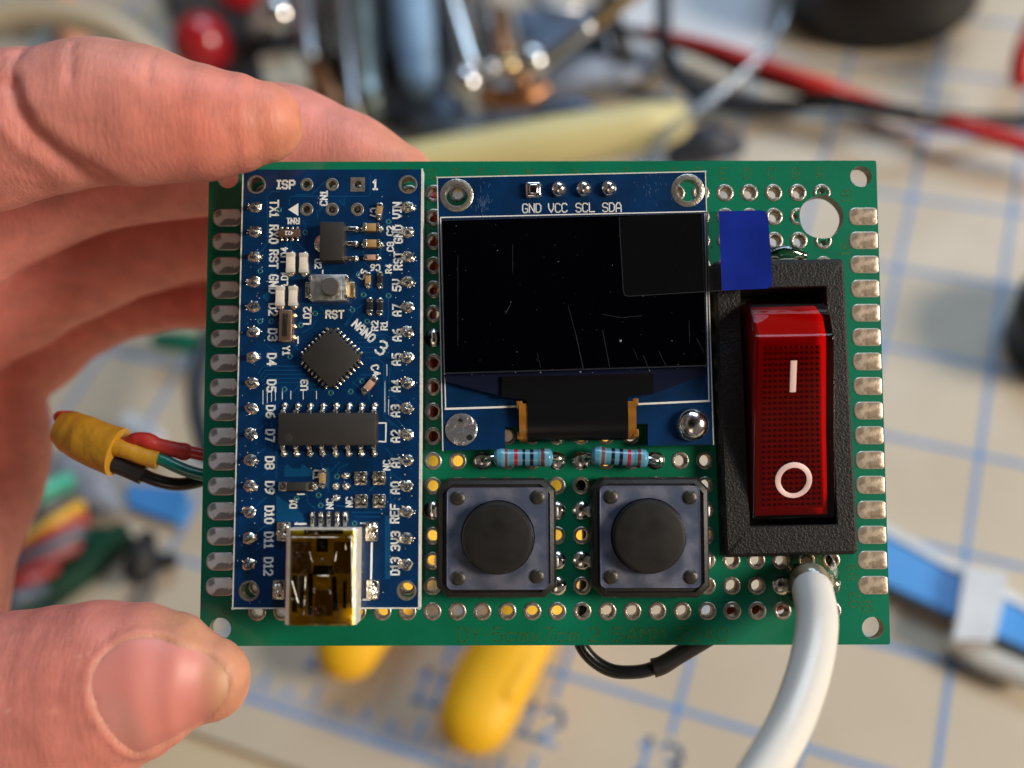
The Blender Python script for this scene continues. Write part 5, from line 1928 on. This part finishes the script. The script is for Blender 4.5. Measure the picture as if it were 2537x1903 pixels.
def build_background():
    YEL = mat('yellow_grip', (.88, .47, .006), .55)
    STL = mat('tool_steel', (.50, .50, .52), .3, 1.0)
    pl = empty('pliers', Matrix.Translation(tw(1150, 800, 0)))
    tag(pl, 'small pliers with two bright yellow grips on the mat below the board', 'pliers')
    inv = pl.matrix_world.inverted()
    T = Matrix.Translation(-tw(1150, 800, 0))

    def L(m, name, mt, par, TT=T):
        m.v = [TT @ v for v in m.v]
        return m.link(name, mt, par)
    L(wtube(MB(), [(1028, 1548, 9, 82), (1060, 1480, 9, 86), (1112, 1380, 10, 84), (1185, 1220, 11, 74), (1240, 1060, 12, 62), (1290, 930, 12, 52), (1310, 850, 12, 40)], 24, ratio=.75), 'grip', YEL, pl)
    L(wtube(MB(), [(1095, 1500, 12, 26), (1142, 1420, 12, 28), (1200, 1290, 12, 27), (1260, 1120, 12, 24)], 12), 'grip_ridge', YEL, pl)
    L(wtube(MB(), [(752, 1400, 9, 72), (790, 1330, 10, 78), (860, 1230, 11, 72), (935, 1080, 12, 60), (1000, 930, 12, 50), (1090, 830, 12, 42)], 24, ratio=.75), 'grip', YEL, pl)
    L(wtube(MB(), [(1300, 870, 11, 34), (1240, 760, 11, 46), (1190, 690, 11, 40), (1150, 560, 10, 20)], 14, ratio=.5), 'jaw', STL, pl)
    L(wtube(MB(), [(1080, 840, 11, 34), (1170, 750, 11, 44), (1200, 690, 11, 38), (1180, 560, 10, 18)], 14, ratio=.5), 'jaw', STL, pl)

    def single(name, label, cat, m, mt, group=None):
        c = sum(m.v, Vector()) / len(m.v)
        zmin = min(v.z for v in m.v)
        c.z = zmin
        m.v = [v - c for v in m.v]
        o = m.link(name, mt, None, Matrix.Translation(c))
        return tag(o, label, cat, group)

    def base(x, y, h=0):
        c = tw(x, y, h)
        return c, Matrix.Translation(c), Matrix.Translation(-c)

    PALE = mat('pale_yellow_plastic', (.72, .63, .30), .42, sss=0)
    single('yellow_bar', 'pale yellow rounded bar lying just above the board edge', 'bar',
           wtube(MB(), [(800, 372, 24, 46), (1000, 340, 24, 52), (1200, 309, 24, 58), (1380, 280, 24, 56), (1450, 264, 24, 44)], 24), PALE)
    # round black base, top right
    c = tw(1915, 10, 0)
    R = 216 * mm_per_px(c)
    m = MB().lathe([(R * .97, 0), (R, 2), (R, 20), (R * .96, 24), (R * .6, 25), (.001, 25)], (0, 0, 0), 56)
    c2 = tw(1915, 118, 0)
    up = (CAM_ROT @ Vector((0, 1, 0)))
    dv = Vector((up.x, up.y, 0)).normalized()
    cc = c2 + dv * R
    o = m.link('round_stand', mat('matte_black_base', (.010, .009, .008), .5), None, Matrix.Translation(cc))
    tag(o, 'round matte black stand at the upper right edge', 'stand')
    m = MB().lathe([(6, 25), (5, 60), (4.5, 130), (.001, 131)], (0, 0, 0), 20)
    m.link('post', BLACK, o)

    RW = mat('glossy_red_lead', (.62, .018, .012), .35)
    BK = mat('glossy_black_lead', (.010, .010, .012), .35)
    single('red_lead', 'red test lead twisted around a black one, upper right', 'wire', wtube(MB(), [(1400, 70, 10, 12), (1545, 105, 12, 15), (1640, 140, 12, 18), (1760, 180, 12, 18), (1850, 214, 7, 17), (1950, 246, 5, 17), (2060, 268, 10, 18), (2160, 296, 10, 19), (2300, 340, 8, 19)], 14), RW)
    single('black_lead', 'black test lead twisted around a red one, upper right', 'wire', wtube(MB(), [(1330, 60, 8, 12), (1480, 100, 6, 13), (1600, 150, 6, 14), (1720, 190, 7, 15), (1850, 226, 13, 17), (1960, 246, 14, 17), (2080, 257, 8, 14), (2200, 258, 5, 13), (2330, 262, 4, 12)], 14), BK)
    single('black_cable', 'black cord dropping from the top edge and bending right', 'cord', wtube(MB(), [(1432, -80, 20, 15), (1430, 0, 18, 15), (1434, 90, 14, 16), (1460, 160, 8, 18), (1530, 212, 6, 22), (1640, 228, 6, 20), (1780, 226, 4, 12), (1900, 236, 3, 8)], 14), BK)
    TUBE = film_mat('milky_tubing', (.80, .85, .92), .10, .15, diff=.12, dcol=(.5, .58, .7))
    single('plastic_tubing', 'thin milky plastic tube curving down to the board edge', 'tubing', wtube(MB(), [(1700, -60, 30, 9), (1695, 30, 30, 9), (1668, 90, 28, 10), (1600, 165, 26, 11), (1510, 235, 26, 12), (1440, 290, 28, 13), (1395, 350, 30, 14), (1370, 420, 30, 14)], 14), TUBE)
    single('rubber_clip', 'dark slate rubber clip behind the milky tube', 'clip', wtube(MB(), [(1465, 335, 6, 30), (1530, 310, 8, 44), (1585, 315, 6, 26)], 18), mat('slate_rubber', (.035, .042, .06), .5))
    # white label sheet behind cords
    m = flat(MB(), [(1300, -60), (1420, -60), (1425, 130), (1290, 100)], .4, .9)
    single('paper_note', 'white paper scrap beside the black cord at the top', 'paper', m, mat('white_paper', (.78, .80, .84), .7))
    m = flat(MB(), [(1450, -60), (1680, -60), (1660, 90), (1600, 130), (1455, 90)], .4, .9)
    single('paper_sheet', 'white paper sheet right of the black cord at the top', 'paper', m, MAT['white_paper'])

    # helping-hands stand with its jointed arms
    SIL = mat('polished_nickel', (.72, .72, .72), .22, 1.0)
    COP = mat('tarnished_copper', (.42, .20, .10), .35, 1.0)
    GLD = mat('polished_brass', (.80, .58, .30), .22, 1.0)
    c0, Mb, Ti = base(1080, 160)
    hh = empty('helping_hand', Mb)
    tag(hh, 'jointed nickel and brass soldering clamp above the board', 'clamp stand')
    L(wtube(MB(), [(960, -60, 40, 17), (1020, 142, 34, 17)], 16, sub=1), 'rod', SIL, hh, Ti)
    L(wtube(MB(), [(1182, 128, 34, 17), (1268, 62, 38, 17)], 16, sub=1), 'rod', SIL, hh, Ti)
    L(wtube(MB(), [(1260, 70, 34, 17), (1400, -40, 40, 20)], 16, sub=1), 'rod', GLD, hh, Ti)
    for x, y, r, mt in ((1008, 180, 38, SIL), (1150, 135, 40, SIL), (1100, 145, 26, GLD), (1062, 150, 20, SIL), (1128, 178, 22, COP)):
        L(sphere(MB(), x, y, 32, r), 'ball_joint', mt, hh, Ti)
    L(wtube(MB(), [(1080, 30, 30, 20), (1090, 110, 30, 26)], 14, sub=1, ratio=.7), 'clip_jaw', COP, hh, Ti)
    L(wtube(MB(), [(1050, 210, 24, 24), (1130, 215, 24, 22), (1180, 190, 24, 14)], 14, sub=4), 'crossbar', COP, hh, Ti)
    L(wtube(MB(), [(1000, 190, 26, 14), (1000, 260, 2, 16)], 14, sub=1), 'post', SIL, hh, Ti)
    L(flat(MB(), [(960, 240), (1150, 230), (1230, 300), (960, 330)], 0, 4), 'foot_plate', mat('grey_iron', (.12, .13, .16), .45), hh, Ti)

    BLU = mat('frosted_blue_plastic', (.30, .46, .66), .45, var=.3, vscale=.15, bump=.8, bscale=.25)
    c0, Mb, Ti = base(915, 190)
    m1 = wtube(MB(), [(885, -70, 20, 46), (893, 40, 20, 46), (905, 150, 20, 42), (912, 186, 20, 30)], 20)
    single('bubble_wrap', 'crumpled pale blue plastic standing left of the clamp', 'packaging', m1, BLU)
    single('blue_pouch', 'small grey blue pouch between clamp and fingertip', 'pouch', wtube(MB(), [(905, 235, 8, 40), (945, 255, 8, 52), (985, 275, 8, 40)], 18), mat('greyblue_plastic', (.17, .23, .34), .45, var=.4, vscale=.12, bump=.6, bscale=.2))
    single('dark_gap_block', 'black block filling the dark gap between the blue plastic and nickel rod', 'post', wtube(MB(), [(966, -60, 6, 26), (968, 60, 6, 26), (962, 200, 6, 30)], 16), BK)  # solid black shape added in place of the shaded gap
    single('black_tool_handle', 'black handle standing between steel tube and blue plastic', 'tool handle', wtube(MB(), [(838, -60, 8, 24), (840, 60, 8, 26), (846, 130, 8, 22)], 16), BK)
    single('steel_tube', 'grey green steel tube above the fingertips', 'tube', wtube(MB(), [(782, -60, 16, 38), (790, 80, 16, 36), (800, 210, 16, 34), (806, 260, 10, 30)], 20), mat('green_grey_metal', (.36, .42, .40), .3, .8, var=.5, vscale=.08))
    single('brass_pin', 'thin brass pin leaning beside the steel tube', 'pin', wtube(MB(), [(768, 170, 26, 9), (775, 260, 26, 10)], 12), GLD)
    single('dark_case', 'low dark brown case behind the tools at the top', 'case', flat(MB(), [(330, -80), (1000, -80), (980, 260), (700, 260), (420, 190)], 0, 3), mat('dark_brown_leather', (.06, .045, .04), .5, var=.5, vscale=.05))
    single('small_cream_box', 'small cream block behind the index fingertip', 'block', flat(MB(), [(560, 120), (650, 110), (665, 180), (575, 185)], 3, 16), mat('cream_block', (.60, .54, .42), .5))
    REDK = mat('red_knob_plastic', (.38, .010, .016), .22, coat=.5)
    m = sphere(MB(), 437, 95, 16, 66)
    o = single('red_ball', 'shiny dark red ball just above the index finger', 'knob', m, REDK)
    m = sphere(MB(), 512, -32, 22, 56)
    single('red_ball', 'shiny red knob cut by the top edge of the frame', 'knob', m, mat('bright_red_knob', (.48, .01, .02), .25, coat=.5))
    single('steel_ball', 'bright polished steel ball with a lamp glare on it', 'ball', sphere(MB(), 602, 34, 26, 40), mat('mirror_steel', (.85, .82, .78), .12, 1.0))
    single('steel_rod', 'short steel rod right of the bright ball', 'rod', wtube(MB(), [(650, -40, 16, 26), (665, 60, 16, 24), (672, 120, 16, 18)], 16), STL)
    single('grey_post', 'grey plastic post left of the bright steel ball', 'post', wtube(MB(), [(560, -30, 10, 24), (556, 60, 10, 26)], 16), mat('mid_grey_plastic', (.25, .24, .23), .4))
    single('dark_nut', 'dark knurled nut between steel tube and rod', 'nut', wtube(MB(), [(715, 30, 10, 34), (722, 130, 10, 36)], 12), mat('dark_bronze', (.12, .09, .07), .35, .6, var=.5, vscale=.1))
    # slate tools between clamp and paper
    single('slate_block', 'slate blue metal block right of the clamp', 'block', flat(MB(), [(1110, 20), (1290, 10), (1310, 60), (1200, 120), (1130, 90)], 3, 14), mat('slate_metal', (.13, .17, .25), .35, .6, var=.4, vscale=.08))
    single('grey_bag', 'crumpled grey plastic bag above the yellow handle', 'bag', wtube(MB(), [(1180, 195, 6, 44), (1260, 160, 8, 52), (1350, 150, 6, 46), (1420, 135, 4, 26)], 20, ratio=.5), mat('grey_bag_plastic', (.30, .32, .38), .35, var=.5, vscale=.07, bump=1.5, bscale=.12))
    for nm, lb, pts, mt in (
            ('steel_strip', 'slim chrome strip between clamp rod and copper clip', [(1045, -50, 20, 11), (1058, 40, 22, 12), (1075, 120, 20, 9)], SIL),
            ('hex_key', 'thin grey hex key crossing above the slate block', [(1120, -40, 26, 12), (1190, 20, 26, 12), (1250, 20, 24, 11)], STL),
            ('drill_bit', 'small dark drill bit right of the clamp rod', [(1005, -40, 12, 12), (1040, 70, 12, 13), (1060, 240, 10, 10)], BK),
            ('screw', 'short bright screw lying left of the clamp', [(955, 300, 8, 12), (1010, 330, 8, 12)], SIL),
            ('screwdriver_shaft', 'long steel shaft leaning between steel tube and black handle', [(735, -60, 30, 12), (752, 110, 30, 12), (765, 230, 28, 10)], STL),
            ('copper_coil', 'small copper coloured coil right of the steel rod', [(690, 150, 10, 22), (720, 210, 10, 24), (735, 260, 8, 18)], COP),
            ('black_probe', 'black probe slanting from the top edge toward the grey bag', [(1300, -50, 18, 20), (1330, 60, 16, 20), (1360, 140, 8, 16)], BK),
            ('slate_socket', 'blue grey socket piece below the copper clip', [(1180, 250, 8, 30), (1240, 245, 8, 34), (1290, 255, 8, 26)], MAT['slate_metal'])):
        single(nm, lb, nm.replace('_', ' '), wtube(MB(), pts, 14), mt)
    # beige loop top left
    BEI = mat('beige_jacket', (.50, .42, .30), .4)
    c, Mb, Ti = base(80, 230, 22)
    R = 285 * mm_per_px(c)
    pts = []
    for i in range(49):
        a = 2 * math.pi * i / 48
        pts.append(c + (CAM_ROT @ Vector((1, 0, 0))) * (R * math.cos(a)) + (CAM_ROT @ Vector((0, 1, 0))) * (R * .72 * math.sin(a)))
    m = MB().tube(pts, 32 * mm_per_px(c), 18, caps=False, sub=2)
    single('beige_cable_loop', 'thick beige cable coiled in a loop at the upper left', 'cable', m, BEI)
    pts = [p + Vector((-6, -5, -9)) - (CAM_ROT @ Vector((0, 1, 0))) * 14 for p in pts]
    single('beige_cable_loop', 'thinner beige loop inside the upper left coil', 'cable', MB().tube(pts, 24 * mm_per_px(c), 18, caps=False, sub=2), BEI)
    single('peach_marker', 'peach coloured marker inside the beige cable loop', 'marker', wtube(MB(), [(130, -40, 6, 30), (150, 50, 6, 32), (165, 110, 6, 30)], 16), mat('peach_plastic', (.72, .30, .16), .45))
    single('black_marker', 'black marker under the beige cable loop at the corner', 'marker', wtube(MB(), [(-60, 24, 6, 22), (60, 26, 6, 22)], 16), BK)
    # right edge
    single('round_black_lid', 'dark round lid cut off by the right edge', 'lid', MB().lathe([(15, 0), (15, 14), (13, 16), (.001, 16)], tw(2310, 742, 0), 40), BK)
    single('red_clip', 'red clip grip cut off by the right edge', 'clip', wtube(MB(), [(2255, 20, 16, 24), (2215, 110, 16, 24), (2205, 170, 12, 22)], 16), RW)
    # blue strip lower right
    c, Mb, Ti = base(2100, 1300)
    bs = empty('blue_plastic_strip', Mb)
    tag(bs, 'bright blue plastic strip with white clip at the lower right', 'plastic strip')
    BLS = mat('bright_blue_plastic', (.06, .30, .74), .35)
    WHT = mat('white_plastic', (.74, .76, .78), .4, var=.15, vscale=.1)
    L(flat(MB(), [(1700, 1036), (2330, 1376), (2330, 1452), (1700, 1160)], 3, 5), 'strip', BLS, bs, Ti)
    L(flat(MB(), [(1700, 1016), (2330, 1356), (2330, 1378), (1700, 1038)], 3, 5.6), 'white_border', WHT, bs, Ti)
    L(flat(MB(), [(2086, 1222), (2175, 1236), (2168, 1300), (2148, 1385), (2060, 1380), (2070, 1330)], 2.5, 8), 'clip', WHT, bs, Ti)
    L(wtube(MB(), [(2060, 1390, 4, 20), (2120, 1420, 4, 30), (2230, 1465, 4, 30)], 16, ratio=.6), 'crumpled_edge', mat('greyish_film', (.55, .52, .47), .4), bs, Ti)
    # left: jumper wires on a dark module
    c, Mb, Ti = base(120, 1200)
    jw = empty('jumper_ribbon', Mb)
    tag(jw, 'ribbon of coloured jumper wires plugged into a dark board, left of the thumb', 'jumper wires')

    def z15(x, y):
        return x / 2.927, 784.7 + y / 2.927
    for nm, a, b, r, colr in (('teal_wire', (60, 930), (420, 740), 20, (.05, .42, .30)), ('green_wire', (80, 990), (430, 800), 14, (.01, .20, .09)), ('grey_wire', (100, 1050), (450, 850), 16, (.10, .09, .08)), ('yellow_wire', (180, 1130), (500, 905), 15, (.72, .42, .03)),
                              ('orange_wire', (120, 1190), (520, 960), 12, (.55, .12, .02)), ('red_wire', (60, 1250), (530, 1000), 16, (.34, .02, .012)), ('slate_wire', (20, 1330), (500, 1080), 20, (.06, .09, .11)), ('maroon_wire', (-20, 1420), (470, 1160), 20, (.22, .03, .03)), ('pink_wire', (-40, 1500), (330, 1300), 18, (.28, .02, .02)), ('dark_wire', (-40, 1580), (250, 1430), 22, (.07, .09, .12))):  # duller wire colours darkened to put in the shade of the palm
        A, B = z15(*a), z15(*b)
        L(wtube(MB(), [(A[0] - 90, A[1] + 60, 14, r), (A[0], A[1], 14, r), ((A[0] + B[0]) / 2, (A[1] + B[1]) / 2 - 3, 15, r), (B[0], B[1], 12, r * .9)], 14), nm, mat('jumper_' + nm, colr, .4), jw, Ti)
    L(flat(MB(), [z15(-100, 1400), z15(560, 1040), z15(780, 1030), z15(560, 1230), z15(0, 1640), z15(-100, 1640)], 0, 9), 'dark_module', mat('dark_green_module', (.004, .05, .03), .4), jw, Ti)
    single('black_cable', 'black cord end running under the dark board beside the thumb', 'cord', wtube(MB(), [(*z15(760, 1060), 4, 20), (*z15(560, 1240), 4, 24), (*z15(300, 1460), 4, 24), (*z15(0, 1640), 4, 24)], 14), BK)
    single('rubber_plug', 'small black rubber blob lying between thumb and board', 'rubber foot', wtube(MB(), [(*z15(930, 1110), 6, 20), (*z15(900, 1230), 7, 34), (*z15(880, 1300), 6, 36)], 20), mat('black_rubber', (.012, .011, .011), .6))
    single('rubber_plug', 'smaller black rubber lump touching the blob near the thumb', 'rubber foot', wtube(MB(), [(*z15(1000, 1260), 4, 20), (*z15(1070, 1250), 4, 20)], 16), MAT['black_rubber'])
    single('blue_eraser', 'blue rectangular block left of the board under the wires', 'block', flat(MB(), [z15(800, 760), z15(1170, 780), z15(1180, 870), z15(1120, 1010), z15(810, 900)], 0, 3), mat('eraser_blue', (.05, .24, .60), .45))
    single('black_cable_sleeve', 'black cable sleeve showing beside the left board edge', 'cable', wtube(MB(), [(470, 680, 20, 22), (430, 790, 20, 22), (424, 880, 20, 20), (445, 980, 20, 20)], 16), BK)
    single('green_terminal', 'green plastic terminal below the little finger', 'terminal', wtube(MB(), [(345, 735, 8, 20), (400, 740, 8, 24), (460, 748, 8, 24)], 16), mat('terminal_green', (.01, .25, .14), .4, var=.3, vscale=.1))
    single('white_cap', 'small glossy white cap above the yellow shrink tubing', 'cap', wtube(MB(), [(280, 918, 8, 28), (330, 950, 8, 26)], 18), WHT)
    single('grey_pouch', 'grey plastic pouch between palm and wires', 'pouch', wtube(MB(), [(150, 1000, 6, 40), (200, 1060, 6, 38), (240, 1090, 4, 26)], 18, ratio=.5), MAT['grey_bag_plastic'])


build_background()

# wires soldered under the board, glimpsed through its holes
MB().tube([bl(0, 932, 430, -4), bl(0, 938, 560, -4.5), bl(0, 930, 700, -4.2), bl(0, 944, 830, -4), bl(0, 936, 965, -4)], .7, 10).link('underside_wire', WRED, root)
MB().tube([bl(0, 920, 600, -6), bl(0, 945, 745, -6), bl(0, 1100, 860, -6), bl(0, 1262, 1060, -5.5), bl(0, 1265, 1330, -5), bl(0, 1262, 1350, -4.6)], .9, 10).link('underside_wire', WBLACK, root)
MB().tube([bl(0, 1380, 930, -4), bl(0, 1480, 1050, -4.5), bl(0, 1542, 1150, -4), bl(0, 1540, 1290, -4), bl(0, 1590, 1325, -4), bl(0, 1700, 1300, -5)], .7, 10).link('underside_wire', WRED, root)
MB().tube([bl(0, 1600, 1345, -5), bl(0, 1645, 1318, -5), bl(0, 1700, 1250, -6)], .9, 10).link('underside_wire', WBLACK, root)
